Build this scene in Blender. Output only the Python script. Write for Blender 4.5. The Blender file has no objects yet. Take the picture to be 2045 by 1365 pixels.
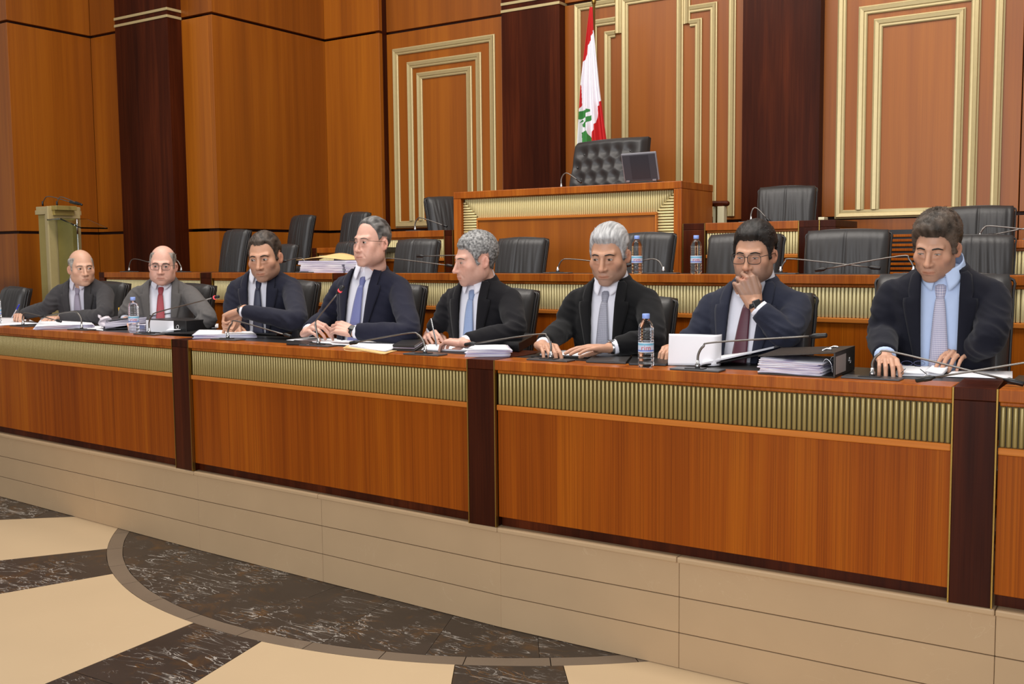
import bpy, bmesh, math, random
import numpy as np
from mathutils import Vector, Matrix
random.seed(7); rng = np.random.default_rng(7)
SC = bpy.context.scene
COL = SC.collection
# ------------------------------------------------------------------ camera, light, exposure
F = 2050.0; PITCH = math.radians(4.8); ROLL = math.radians(-0.55); YAW = math.radians(-33.0); H = 1.63
def _cam_matrix():
    c, s = math.cos(YAW), math.sin(YAW); cp, sp = math.cos(PITCH), math.sin(PITCH); cr, sr = math.cos(ROLL), math.sin(ROLL)
    return (np.array([[cr, -sr, 0], [sr, cr, 0], [0, 0, 1]]) @ np.array([[1, 0, 0], [0, cp, -sp], [0, sp, cp]])
            @ np.array([[1, 0, 0], [0, 0, -1], [0, 1, 0.]]) @ np.array([[c, -s, 0], [s, c, 0], [0, 0, 1.]]))
CM = _cam_matrix(); CP = np.array([0, 0, H])
cam_data = bpy.data.cameras.new('camera'); cam = bpy.data.objects.new('camera', cam_data); COL.objects.link(cam)
cam_data.sensor_width = 36.0; cam_data.lens = 36.0 * F / 2045.0; cam_data.clip_start = 0.05; cam_data.clip_end = 200
_r = CM[0]; _d = CM[1]; _f = CM[2]
cam.matrix_world = Matrix(((_r[0], -_d[0], -_f[0], 0), (_r[1], -_d[1], -_f[1], 0), (_r[2], -_d[2], -_f[2], H), (0, 0, 0, 1)))
SC.camera = cam
SC.view_settings.view_transform = 'Standard'; SC.view_settings.look = 'None'
SC.view_settings.gamma = 1.0; SC.view_settings.use_curve_mapping = False
SC.view_settings.exposure = -0.28
try:
    SC.cycles.use_denoising = True
except Exception:
    pass
world = bpy.data.worlds.new('world'); SC.world = world; world.use_nodes = True
world.node_tree.nodes['Background'].inputs[0].default_value = (1.0, 0.95, 0.9, 1)
world.node_tree.nodes['Background'].inputs[1].default_value = 0.46
def area_light(name, loc, target, sx, sy, power, col):
    d = bpy.data.lights.new(name, 'AREA'); d.shape = 'RECTANGLE'; d.size = sx; d.size_y = sy; d.energy = power; d.color = col
    o = bpy.data.objects.new(name, d); COL.objects.link(o); o.location = loc
    o.rotation_euler = (Vector(target) - Vector(loc)).to_track_quat('-Z', 'Y').to_euler()
    return o
area_light('hall_window_light', (-0.6, -6.5, 2.9), (-1.6, 4.0, 1.4), 10.0, 3.4, 880, (0.92, 0.95, 1.0))
area_light('ceiling_light_front', (-2.9, 3.5, 5.6), (-2.9, 5.0, 1.0), 8.0, 1.0, 380, (1.0, 0.94, 0.87))
area_light('ceiling_light_middle', (-3.4, 5.4, 6.6), (-3.4, 7.0, 1.0), 8.0, 1.4, 170, (1.0, 0.93, 0.84))
# ------------------------------------------------------------------ pixel -> place helpers
def ray(x, y): return CM.T @ np.array([(x - 1022.5) / F, (y - 682.5) / F, 1.0])
def onz(x, y, z): d = ray(x, y); return CP + d * ((z - H) / d[2])
def ony(x, y, Y): d = ray(x, y); return CP + d * (Y / d[1])
def onx(x, y, X): d = ray(x, y); return CP + d * (X / d[0])
def onpl(x, y, p0, n): d = ray(x, y); p0 = np.array(p0, float); n = np.array(n, float); return CP + d * (((p0 - CP) @ n) / (d @ n))
def proj(p):
    v = CM @ (np.array(p, float) - CP); return (1022.5 + F * v[0] / v[2], 682.5 + F * v[1] / v[2], v[2])
def pxm(p): return F / proj(p)[2]
T1 = 1.185; Z1 = 0.455                 # front desk top, first platform
# ------------------------------------------------------------------ materials
def srgb(r, g, b):
    f = lambda c: (c / 255 / 12.92) if c / 255 <= 0.04045 else ((c / 255 + 0.055) / 1.055) ** 2.4
    return (f(r), f(g), f(b), 1.0)
MATS = {}
def mat_base(name):
    m = bpy.data.materials.new(name); m.use_nodes = True; MATS[name] = m
    nt = m.node_tree; b = nt.nodes['Principled BSDF']; return m, nt, b
def plain(name, col, rough=0.5, metal=0.0, bump=0.0, bscale=200.0, var=0.0, vscale=8.0, spec=None, coat=0.0, sheen=0.0):
    m, nt, b = mat_base(name)
    b.inputs['Base Color'].default_value = col; b.inputs['Roughness'].default_value = rough; b.inputs['Metallic'].default_value = metal
    if spec is not None: b.inputs['Specular IOR Level'].default_value = spec
    if coat: b.inputs['Coat Weight'].default_value = coat; b.inputs['Coat Roughness'].default_value = 0.15
    if sheen: b.inputs['Sheen Weight'].default_value = sheen
    tc = nt.nodes.new('ShaderNodeTexCoord')
    if bump:
        n = nt.nodes.new('ShaderNodeTexNoise'); n.inputs['Scale'].default_value = bscale; n.inputs['Detail'].default_value = 3
        nt.links.new(tc.outputs['Object'], n.inputs['Vector'])
        bp = nt.nodes.new('ShaderNodeBump'); bp.inputs['Strength'].default_value = bump; bp.inputs['Distance'].default_value = 0.002
        nt.links.new(n.outputs['Fac'], bp.inputs['Height']); nt.links.new(bp.outputs['Normal'], b.inputs['Normal'])
    if var:
        n2 = nt.nodes.new('ShaderNodeTexNoise'); n2.inputs['Scale'].default_value = vscale; n2.inputs['Detail'].default_value = 4
        nt.links.new(tc.outputs['Object'], n2.inputs['Vector'])
        mx = nt.nodes.new('ShaderNodeMix'); mx.data_type = 'RGBA'
        k = 1 - var
        mx.inputs['A'].default_value = (col[0] * k, col[1] * k, col[2] * k, 1); k = 1 + var
        mx.inputs['B'].default_value = (min(1, col[0] * k), min(1, col[1] * k), min(1, col[2] * k), 1)
        nt.links.new(n2.outputs['Fac'], mx.inputs['Factor']); nt.links.new(mx.outputs['Result'], b.inputs['Base Color'])
    return m
def wood(name, dark, mid, light, rough=0.32, sx=34.0, sz=0.9, coat=0.15, fine=220.0, horiz=False, finefac=0.35, spec=0.12):
    m, nt, b = mat_base(name); N = nt.nodes.new; L = nt.links.new
    geo = N('ShaderNodeNewGeometry'); oi = N('ShaderNodeObjectInfo')
    add = N('ShaderNodeVectorMath'); add.operation = 'ADD'
    cmb = N('ShaderNodeCombineXYZ'); mul = N('ShaderNodeMath'); mul.operation = 'MULTIPLY'; mul.inputs[1].default_value = 37.0
    L(oi.outputs['Random'], mul.inputs[0]); L(mul.outputs[0], cmb.inputs[2])
    L(geo.outputs['Position'], add.inputs[0]); L(cmb.outputs[0], add.inputs[1])
    def noise(scale, det, rough_, dist=0.0):
        mp = N('ShaderNodeMapping'); mp.inputs['Scale'].default_value = scale; L(add.outputs[0], mp.inputs['Vector'])
        n = N('ShaderNodeTexNoise'); n.inputs['Scale'].default_value = 1.0; n.inputs['Detail'].default_value = det
        n.inputs['Roughness'].default_value = rough_; n.inputs['Distortion'].default_value = dist; L(mp.outputs[0], n.inputs['Vector']); return n
    s = (sz, sx, sx) if horiz else (sx, sx, sz)
    f = (sz * 3, fine, fine) if horiz else (fine, fine, sz * 3)
    w = (sz * .5, sx * .18, sx * .18) if horiz else (sx * .18, sx * .18, sz * .5)
    n1 = noise(s, 3, 0.6, 0.4); n2 = noise(f, 2, 0.5); n3 = noise(w, 2, 0.5)
    ramp = N('ShaderNodeValToRGB'); e = ramp.color_ramp.elements
    e[0].position = 0.32; e[0].color = dark; e[1].position = 0.68; e[1].color = light
    mid_e = e.new(0.5); mid_e.color = mid
    a1 = N('ShaderNodeMath'); a1.operation = 'MULTIPLY_ADD'; a1.inputs[1].default_value = 0.55; 
    L(n3.outputs['Fac'], a1.inputs[0])
    m1 = N('ShaderNodeMath'); m1.operation = 'MULTIPLY'; m1.inputs[1].default_value = 0.45; L(n1.outputs['Fac'], m1.inputs[0]); L(m1.outputs[0], a1.inputs[2])
    L(a1.outputs[0], ramp.inputs['Fac'])
    mx = N('ShaderNodeMix'); mx.data_type = 'RGBA'; mx.blend_type = 'MULTIPLY'; mx.inputs['Factor'].default_value = finefac
    r2 = N('ShaderNodeValToRGB'); r2.color_ramp.elements[0].position = 0.35; r2.color_ramp.elements[0].color = (0.45, 0.38, 0.33, 1); r2.color_ramp.elements[1].position = 0.55
    L(n2.outputs['Fac'], r2.inputs['Fac']); L(ramp.outputs['Color'], mx.inputs['A']); L(r2.outputs['Color'], mx.inputs['B'])
    hs = N('ShaderNodeHueSaturation'); mr = N('ShaderNodeMapRange'); mr.inputs['To Min'].default_value = 0.92; mr.inputs['To Max'].default_value = 1.08
    L(oi.outputs['Random'], mr.inputs['Value']); L(mr.outputs[0], hs.inputs['Value']); L(mx.outputs['Result'], hs.inputs['Color'])
    L(hs.outputs['Color'], b.inputs['Base Color']); b.inputs['Roughness'].default_value = rough
    b.inputs['Specular IOR Level'].default_value = spec; b.inputs['Coat Weight'].default_value = coat; b.inputs['Coat Roughness'].default_value = 0.3
    bp = N('ShaderNodeBump'); bp.inputs['Strength'].default_value = 0.05; bp.inputs['Distance'].default_value = 0.001
    L(n2.outputs['Fac'], bp.inputs['Height']); L(bp.outputs['Normal'], b.inputs['Normal'])
    return m
M_WALL = wood('cherry_wall_veneer', srgb(120, 61, 5), srgb(141, 75, 8), srgb(162, 92, 14), rough=0.40, sx=9, sz=0.25, fine=160, finefac=0.2, coat=0.0, spec=.42)
M_DESK = wood('cherry_desk_veneer', srgb(122, 54, 4), srgb(148, 72, 8), srgb(170, 92, 14), rough=0.38, sx=16, sz=0.35, fine=240, finefac=0.45, coat=0.03)
M_EDGE = wood('cherry_edge_veneer', srgb(134, 64, 14), srgb(158, 82, 20), srgb(178, 102, 30), rough=0.3, sx=60, sz=2.0, fine=260, coat=0.2)
M_LEDGE = wood('light_cherry_ledge', srgb(170, 96, 34), srgb(186, 110, 42), srgb(200, 124, 54), rough=0.33, sx=20, sz=1.0, fine=200, horiz=True, finefac=0.12)
M_DARK = wood('dark_mahogany', srgb(42, 13, 4), srgb(60, 22, 7), srgb(84, 35, 13), rough=0.36, sx=18, sz=0.8, fine=180, coat=0.0, spec=.1)
M_GROOVE = plain('groove_shadow_wood', srgb(52, 22, 10), 0.7)
M_GOLD = plain('gold_lacquer', srgb(186, 168, 122), 0.36, 0.35, var=0.08, vscale=30)
M_GOLDRIB = plain('gold_rib_lacquer', srgb(228, 212, 158), 0.36, 0.2, var=0.06, vscale=14)
M_SHADERIB = plain('shaded_gold_rib_lacquer', srgb(150, 132, 80), 0.36, 0.35, var=0.08, vscale=14)  # darker copy of the rib gold, worktop overhang's shade put into the colour
M_GOLDBACK = plain('gold_rib_backing', srgb(70, 55, 20), 0.6)
M_BRASS = plain('brass', srgb(150, 120, 60), 0.3, 0.9)
M_LEATHER = plain('black_leather', srgb(46, 44, 44), 0.42, 0, bump=0.18, bscale=320, var=0.12, vscale=5)
M_DESKPAD = plain('black_desk_leather', srgb(30, 28, 27), 0.35, 0, bump=0.1, bscale=300)
M_BLACK = plain('black_plastic', srgb(22, 22, 24), 0.4)
M_GREYP = plain('grey_plastic_plate', srgb(70, 70, 72), 0.35)
M_CHROME = plain('chrome', srgb(190, 190, 192), 0.2, 1.0)
M_STEM = plain('gunmetal_stem', srgb(120, 116, 112), 0.3, 0.8)
M_CARPET = plain('tier_carpet', srgb(96, 60, 40), 0.95, bump=0.3, bscale=400)
def paper_mat(name, col, var=0.03): return plain(name, col, 0.75, var=var, vscale=3)
M_PAPER = paper_mat('white_paper', srgb(235, 235, 240)); M_KRAFT = paper_mat('kraft_envelope', srgb(222, 184, 124), 0.06)
def stack_mat(name, c0, c1, scale=260):
    m, nt, b = mat_base(name); N = nt.nodes.new; L = nt.links.new
    tc = N('ShaderNodeTexCoord'); mp = N('ShaderNodeMapping'); mp.inputs['Scale'].default_value = (6, 6, scale); L(tc.outputs['Object'], mp.inputs['Vector'])
    n = N('ShaderNodeTexNoise'); n.inputs['Scale'].default_value = 1.0; n.inputs['Detail'].default_value = 1; L(mp.outputs[0], n.inputs['Vector'])
    r = N('ShaderNodeValToRGB'); r.color_ramp.elements[0].position = 0.38; r.color_ramp.elements[0].color = c0; r.color_ramp.elements[1].position = 0.6; r.color_ramp.elements[1].color = c1
    L(n.outputs['Fac'], r.inputs['Fac']); L(r.outputs['Color'], b.inputs['Base Color']); b.inputs['Roughness'].default_value = 0.8
    return m
M_STACK = stack_mat('page_edges', srgb(176, 168, 196), srgb(236, 234, 242))
def stone(name, base, vein, vein2=None, amount=0.5, rough=0.3, scale=1.0, mottled=0.1, line=0.012, gold=0.0):
    m, nt, b = mat_base(name); N = nt.nodes.new; L = nt.links.new
    geo = N('ShaderNodeNewGeometry'); oi = N('ShaderNodeObjectInfo'); ad = N('ShaderNodeVectorMath'); ad.operation = 'ADD'
    cx = N('ShaderNodeCombineXYZ'); mu = N('ShaderNodeMath'); mu.operation = 'MULTIPLY'; mu.inputs[1].default_value = 53.0
    L(oi.outputs['Random'], mu.inputs[0]); L(mu.outputs[0], cx.inputs[0]); L(mu.outputs[0], cx.inputs[2])
    L(geo.outputs['Position'], ad.inputs[0]); L(cx.outputs[0], ad.inputs[1])
    n0 = N('ShaderNodeTexNoise'); n0.inputs['Scale'].default_value = 3.5 * scale; n0.inputs['Detail'].default_value = 6; L(ad.outputs[0], n0.inputs['Vector'])
    mx = N('ShaderNodeMix'); mx.data_type = 'RGBA'
    k = 1 - mottled; mx.inputs['A'].default_value = (base[0] * k, base[1] * k, base[2] * k, 1); k = 1 + mottled
    mx.inputs['B'].default_value = (base[0] * k, base[1] * k, base[2] * k, 1); L(n0.outputs['Fac'], mx.inputs['Factor'])
    last = mx.outputs['Result']
    def veins(col, sc, width, dist, stretch, mask_lo, fac):
        nonlocal last
        mp = N('ShaderNodeMapping'); mp.inputs['Scale'].default_value = stretch; mp.inputs['Rotation'].default_value = (0, 0, 0.5); L(ad.outputs[0], mp.inputs['Vector'])
        n = N('ShaderNodeTexNoise'); n.inputs['Scale'].default_value = sc; n.inputs['Detail'].default_value = 5; n.inputs['Distortion'].default_value = dist; L(mp.outputs[0], n.inputs['Vector'])
        s = N('ShaderNodeMath'); s.operation = 'SUBTRACT'; s.inputs[1].default_value = 0.5; L(n.outputs['Fac'], s.inputs[0])
        a = N('ShaderNodeMath'); a.operation = 'ABSOLUTE'; L(s.outputs[0], a.inputs[0])
        r = N('ShaderNodeMapRange'); r.inputs['From Min'].default_value = 0.0; r.inputs['From Max'].default_value = width; r.inputs['To Min'].default_value = 1; r.inputs['To Max'].default_value = 0; L(a.outputs[0], r.inputs['Value'])
        n2 = N('ShaderNodeTexNoise'); n2.inputs['Scale'].default_value = sc * 0.9; n2.inputs['Detail'].default_value = 3; L(ad.outputs[0], n2.inputs['Vector'])
        r2 = N('ShaderNodeMapRange'); r2.inputs['From Min'].default_value = mask_lo; r2.inputs['From Max'].default_value = mask_lo + 0.1; L(n2.outputs['Fac'], r2.inputs['Value'])
        mm = N('ShaderNodeMath'); mm.operation = 'MULTIPLY'; L(r.outputs[0], mm.inputs[0]); L(r2.outputs[0], mm.inputs[1])
        mf = N('ShaderNodeMath'); mf.operation = 'MULTIPLY'; mf.inputs[1].default_value = fac; L(mm.outputs[0], mf.inputs[0])
        x = N('ShaderNodeMix'); x.data_type = 'RGBA'; L(mf.outputs[0], x.inputs['Factor']); L(last, x.inputs['A']); x.inputs['B'].default_value = col
        last = x.outputs['Result']
    if gold:
        n5 = N('ShaderNodeTexNoise'); n5.inputs['Scale'].default_value = 4.2; n5.inputs['Detail'].default_value = 7; n5.inputs['Roughness'].default_value = 0.65; n5.inputs['Distortion'].default_value = 1.2; L(ad.outputs[0], n5.inputs['Vector'])
        r5 = N('ShaderNodeMapRange'); r5.inputs['From Min'].default_value = 0.54; r5.inputs['From Max'].default_value = 0.70; r5.inputs['To Max'].default_value = gold; L(n5.outputs['Fac'], r5.inputs['Value'])
        x5 = N('ShaderNodeMix'); x5.data_type = 'RGBA'; L(r5.outputs[0], x5.inputs['Factor']); L(last, x5.inputs['A']); x5.inputs['B'].default_value = vein2; last = x5.outputs['Result']
        veins(vein2, 5.0, 0.02, 1.0, (1, 2.2, 1), 0.5, 0.8)
        veins(vein, 2.2, 0.010, 1.4, (1, 4.5, 1), 0.47, amount); veins(vein, 5.0, 0.012, 1.1, (1, 4.0, 1), 0.53, amount); veins(vein, 11.0, 0.016, 0.8, (1, 3.0, 1), 0.58, amount * .8)
    elif amount: veins(vein, 3.2 * scale, line, 1.5, (1, 2.4, 1), 0.5, amount)
    L(last, b.inputs['Base Color']); b.inputs['Roughness'].default_value = rough; b.inputs['Specular IOR Level'].default_value = 0.25
    return m
M_CREAM = stone('cream_marble', srgb(196, 172, 138), srgb(214, 198, 168), amount=0.15, rough=0.3, scale=0.6, mottled=0.05, line=0.006)
M_DMARB = stone('dark_veined_marble', srgb(54, 46, 41), srgb(196, 190, 182), srgb(96, 64, 28), amount=0.9, rough=0.34, mottled=0.45, line=0.012, gold=0.6)
M_GREYM = stone('grey_border_marble', srgb(112, 98, 84), srgb(160, 148, 130), amount=0.25, rough=0.3, mottled=0.14, line=0.006)
M_BEIGE = stone('beige_limestone', srgb(178, 150, 116), srgb(200, 178, 146), amount=0.3, rough=0.42, mottled=0.08, line=0.004)
M_JOINT = plain('stone_joint', srgb(120, 100, 78), 0.8)
# ------------------------------------------------------------------ mesh helpers
class MB:
    def __init__(s): s.v = []; s.f = []; s.m = []; s.sm = []
    def add(s, verts, faces, mi=0, smooth=False):
        o = len(s.v); s.v.extend([tuple(map(float, p)) for p in verts])
        for f in faces: s.f.append(tuple(i + o for i in f)); s.m.append(mi); s.sm.append(smooth)
        return s
    def box(s, lo, hi, fr=None, mi=0):
        (x0, y0, z0), (x1, y1, z1) = lo, hi
        v = [(x0, y0, z0), (x1, y0, z0), (x1, y1, z0), (x0, y1, z0), (x0, y0, z1), (x1, y0, z1), (x1, y1, z1), (x0, y1, z1)]
        if fr is not None: v = [fr(p) for p in v]
        return s.add(v, [(0, 3, 2, 1), (4, 5, 6, 7), (0, 1, 5, 4), (1, 2, 6, 5), (2, 3, 7, 6), (3, 0, 4, 7)], mi)
    def loft(s, rings, closed=True, caps=True, mi=0, smooth=True):
        n = len(rings[0]); v = [p for r in rings for p in r]; f = []
        for i in range(len(rings) - 1):
            for j in range(n if closed else n - 1):
                k = (j + 1) % n; f.append((i * n + j, i * n + k, (i + 1) * n + k, (i + 1) * n + j))
        if caps and closed: f.append(tuple(range(n - 1, -1, -1))); f.append(tuple((len(rings) - 1) * n + j for j in range(n)))
        return s.add(v, f, mi, smooth)
    def tube(s, pts, rad, n=8, mi=0, smooth=True, round_ends=False, flat=1.0, up=None):
        pts = [np.array(p, float) for p in pts]
        if not hasattr(rad, '__len__'): rad = [rad] * len(pts)
        if round_ends:
            P = []; R = []
            d0 = pts[0] - pts[1]; d0 /= np.linalg.norm(d0) + 1e-9; d1 = pts[-1] - pts[-2]; d1 /= np.linalg.norm(d1) + 1e-9
            for a in (80, 50, 22): P.append(pts[0] + d0 * rad[0] * math.sin(math.radians(a))); R.append(rad[0] * math.cos(math.radians(a)))
            P += pts; R += list(rad)
            for a in (22, 50, 80): P.append(pts[-1] + d1 * rad[-1] * math.sin(math.radians(a))); R.append(rad[-1] * math.cos(math.radians(a)))
            pts, rad = P, R
        rings = []; T = []
        for i in range(len(pts)):
            a = pts[max(i - 1, 0)]; b = pts[min(i + 1, len(pts) - 1)]; t = b - a; T.append(t / (np.linalg.norm(t) + 1e-9))
        u = np.array(up, float) if up is not None else np.array([0, 0, 1.0])
        if abs(u @ T[0]) > 0.95: u = np.array([1.0, 0.2, 0])
        for p, r, t in zip(pts, rad, T):
            u = u - t * (u @ t); u /= np.linalg.norm(u) + 1e-9; w = np.cross(t, u)
            rings.append([p + (w * math.cos(2 * math.pi * k / n) + u * flat * math.sin(2 * math.pi * k / n)) * r for k in range(n)])
        return s.loft(rings, True, True, mi, smooth)
    def lathe(s, prof, c=(0, 0, 0), n=16, mi=0, smooth=True):
        rings = [[(c[0] + r * math.cos(2 * math.pi * k / n), c[1] + r * math.sin(2 * math.pi * k / n), c[2] + z) for k in range(n)] for r, z in prof]
        return s.loft(rings, True, True, mi, smooth)
    def ell(s, c, r, nu=12, nv=8, fr=None, mi=0):
        v = []; f = []
        for i in range(nv + 1):
            t = math.pi * i / nv
            for j in range(nu):
                a = 2 * math.pi * j / nu; p = (c[0] + r[0] * math.sin(t) * math.cos(a), c[1] + r[1] * math.sin(t) * math.sin(a), c[2] + r[2] * math.cos(t))
                v.append(fr(p) if fr else p)
        for i in range(nv):
            for j in range(nu):
                k = (j + 1) % nu; f.append((i * nu + j, (i + 1) * nu + j, (i + 1) * nu + k, i * nu + k))
        return s.add(v, f, mi, True)
    def grid(s, P, mi=0, smooth=True, thick=None):
        """P: array rows x cols x 3; with thick the sheet becomes a closed slab"""
        P = np.array(P, float); R, Cc = P.shape[:2]
        if thick is None:
            v = P.reshape(-1, 3); f = [(i * Cc + j, i * Cc + j + 1, (i + 1) * Cc + j + 1, (i + 1) * Cc + j) for i in range(R - 1) for j in range(Cc - 1)]
            return s.add(v, f, mi, smooth)
        du = np.gradient(P, axis=0); dv = np.gradient(P, axis=1); N = np.cross(dv, du); N /= np.linalg.norm(N, axis=2, keepdims=True) + 1e-12
        Q = P + N * thick; n = R * Cc; v = np.concatenate([P.reshape(-1, 3), Q.reshape(-1, 3)])
        f = [(i * Cc + j, i * Cc + j + 1, (i + 1) * Cc + j + 1, (i + 1) * Cc + j) for i in range(R - 1) for j in range(Cc - 1)]
        f += [(n + i * Cc + j, n + (i + 1) * Cc + j, n + (i + 1) * Cc + j + 1, n + i * Cc + j + 1) for i in range(R - 1) for j in range(Cc - 1)]
        for j in range(Cc - 1): f.append((j + 1, j, n + j, n + j + 1)); a = (R - 1) * Cc; f.append((a + j, a + j + 1, n + a + j + 1, n + a + j))
        for i in range(R - 1): f.append((i * Cc, (i + 1) * Cc, n + (i + 1) * Cc, n + i * Cc)); a = Cc - 1; f.append(((i + 1) * Cc + a, i * Cc + a, n + i * Cc + a, n + (i + 1) * Cc + a))
        return s.add(v, f, mi, smooth)
    def prism(s, poly, z0, z1, fr=None, mi=0):
        n = len(poly); v = [(x, y, z0) for x, y in poly] + [(x, y, z1) for x, y in poly]
        if fr: v = [fr(p) for p in v]
        f = [tuple(range(n - 1, -1, -1)), tuple(range(n, 2 * n))] + [(i, (i + 1) % n, n + (i + 1) % n, n + i) for i in range(n)]
        return s.add(v, f, mi)
    def mesh(s, name):
        me = bpy.data.meshes.new(name); me.from_pydata(s.v, [], s.f)
        me.polygons.foreach_set('material_index', s.m); me.polygons.foreach_set('use_smooth', s.sm); me.update(); return me
    def build(s, name, mats, parent=None, bevel=0.0, seg=2, recalc=True):
        me = s.mesh(name)
        if recalc:
            bm = bmesh.new(); bm.from_mesh(me); bmesh.ops.recalc_face_normals(bm, faces=bm.faces); bm.to_mesh(me); bm.free()
        for m in (mats if isinstance(mats, (list, tuple)) else [mats]): me.materials.append(m)
        return link(name, me, parent, bevel, seg)
def link(name, me, parent=None, bevel=0.0, seg=2):
    o = bpy.data.objects.new(name, me); COL.objects.link(o)
    if parent is not None:
        o.parent = parent; o.matrix_parent_inverse = world_matrix(parent).inverted()
    if bevel:
        b = o.modifiers.new('edge', 'BEVEL'); b.width = bevel; b.segments = seg; b.limit_method = 'ANGLE'; b.angle_limit = math.radians(40)
    return o
def world_matrix(o):
    m = o.matrix_basis.copy()
    if o.parent is not None: m = world_matrix(o.parent) @ o.matrix_parent_inverse @ m
    return m
def tag(o, label=None, cat=None, group=None, kind=None):
    if label: o['label'] = label
    if cat: o['category'] = cat
    if group: o['group'] = group
    if kind: o['kind'] = kind
    return o
def empty(name, loc=(0, 0, 0), label=None, cat=None, group=None, kind=None, rz=0.0):
    o = bpy.data.objects.new(name, None); COL.objects.link(o); o.location = tuple(map(float, loc)); o.rotation_euler = (0, 0, rz); o.empty_display_size = 0.1
    return tag(o, label, cat, group, kind)
def place(name, me, mtx, parent):
    """shares mesh data; mtx is the piece's world matrix"""
    o = bpy.data.objects.new(name, me); COL.objects.link(o); o.parent = parent
    o.matrix_parent_inverse = world_matrix(parent).inverted(); o.matrix_basis = mtx; return o
def copy_tree(o, parent=None):
    c = o.copy(); COL.objects.link(c)
    if parent is not None: c.parent = parent
    for ch in list(o.children): copy_tree(ch, c)
    return c
def frame(o, u, n, z=(0, 0, 1)):
    o = np.array(o, float); u = np.array(u, float); n = np.array(n, float); z = np.array(z, float)
    return lambda p: o + u * p[0] + n * p[1] + z * p[2]
# ------------------------------------------------------------------ floor with inlaid marble
floor = MB().box((-18, -14, -0.12), (12, 12, -0.03)).build('floor', M_JOINT); floor['kind'] = 'structure'
FC = np.array([-3.46, 5.51]); RO, RI = 2.535, 2.452
def slab(name, poly, mat, z0=-0.032, z1=0.0, gap=0.0015):
    poly = [np.array(p, float) for p in poly]; c = sum(poly) / len(poly)
    poly = [p + (c - p) / (np.linalg.norm(c - p) + 1e-9) * gap * 1.4 for p in poly]
    return MB().prism([tuple(p) for p in poly], z0, z1).build(name, mat, floor)
def pol(a, r): a = math.radians(a); return FC + np.array([math.cos(a), math.sin(a)]) * r
# grey ring segments and the dark field inside it
for k in range(-176, -4, 8):
    slab('ring_tile', [pol(k + t, RO) for t in range(0, 9)] + [pol(k + t, RI) for t in range(8, -1, -1)], M_GREYM)
for k in range(-178, -2, 11):
    slab('marble_tile', [pol(k + t, RI) for t in range(0, 12)] + [pol(k + t, 1.7) for t in range(11, -1, -1)], M_DMARB)
# dark rays: (ring angle, direction angle) of both edges
rays = [((-176.0, -186.0), (-171.0, -180.0)), ((-158.5, -160.0), (-146.5, -139.0)), ((-128.4, -124.4), (-116.8, -112.0)), ((-94.5, -86.8), (-84.8, -77.2)), ((-64.7, -58.0), (-54.9, -53.5)), ((-36.0, -30.0), (-26.0, -20.0))]
def out(e, L): a = math.radians(e[1]); return pol(e[0], RO) + np.array([math.cos(a), math.sin(a)]) * L
RL = [0.0, 0.62, 1.5, 3.0, 6.0, 14.0]
for e0, e1 in rays:
    for a, b in zip(RL[:-1], RL[1:]):
        n = 5 if a == 0 else 2
        ring = [pol(e0[0] + (e1[0] - e0[0]) * t / (n - 1), RO) for t in range(n)] if a == 0 else [out(e0, a), out(e1, a)]
        slab('marble_tile', ring + [out(e1, b), out(e0, b)], M_DMARB)
CL = [0.0, 1.15, 3.0, 6.0, 14.0]
for (e0, e1), (f0, f1) in zip(rays[:-1], rays[1:]):
    for a, b in zip(CL[:-1], CL[1:]):
        n = 14
        ring = [pol(e1[0] + (f0[0] - e1[0]) * t / (n - 1), RO) for t in range(n)] if a == 0 else [out(e1, a), out(f0, a)]
        slab('marble_tile', ring + [out(f0, b), out(e1, b)], M_CREAM)
# ------------------------------------------------------------------ front bench geometry
def P1(x, y, z=T1): return onz(x, y, z)
FP = [P1(0, 653), P1(341, 676.5), P1(375, 679), P1(931, 716), P1(987, 719), P1(1902, 772), P1(1994, 776.7), P1(2045, 780)]
uL = (FP[1] - FP[0]) / np.linalg.norm(FP[1] - FP[0]); uR = (FP[5] - FP[4]) / np.linalg.norm(FP[5] - FP[4])
FP[0] = FP[0] - uL * 0.9; FP[7] = FP[6] + uR * 1.6
def uv(A, B):
    u = (B - A).copy(); u[2] = 0; L = np.linalg.norm(u); u /= L; n = np.array([u[1], -u[0], 0.0]); return u, n, L
RIBM = {}
def rib_mesh(r, h, mt=None):
    mt = mt or M_GOLDRIB; key = (round(r, 4), round(h, 4), mt.name)
    if key not in RIBM:
        b = MB(); ring = lambda z, q: [(q * math.cos(math.pi * k / 6 + math.pi), q * math.sin(math.pi * k / 6 + math.pi), z) for k in range(7)]
        b.loft([ring(0, r * .8), ring(0.004, r), ring(h - 0.004, r), ring(h, r * .8)], True, True)
        me = b.mesh('rib'); me.materials.append(mt); RIBM[key] = me
    return RIBM[key]
def rib_row(parent, A, u, n, x0, x1, z0, h, pitch=0.0186, back=-0.024, mt=None):
    k = max(1, int(round((x1 - x0) / pitch))); p = (x1 - x0) / k; r = p * 0.44; me = rib_mesh(0.009, h, mt)
    for i in range(k):
        o = A + u * (x0 + p * (i + .5)) + n * back; o = np.array([o[0], o[1], z0])
        m = Matrix(((u[0], -n[0], 0, o[0]), (u[1], -n[1], 0, o[1]), (0, 0, 1, z0), (0, 0, 0, 1)))
        m = m @ Matrix.Diagonal((r / 0.009, r / 0.009, 1, 1)); place('rib', me, m, parent)
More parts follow.
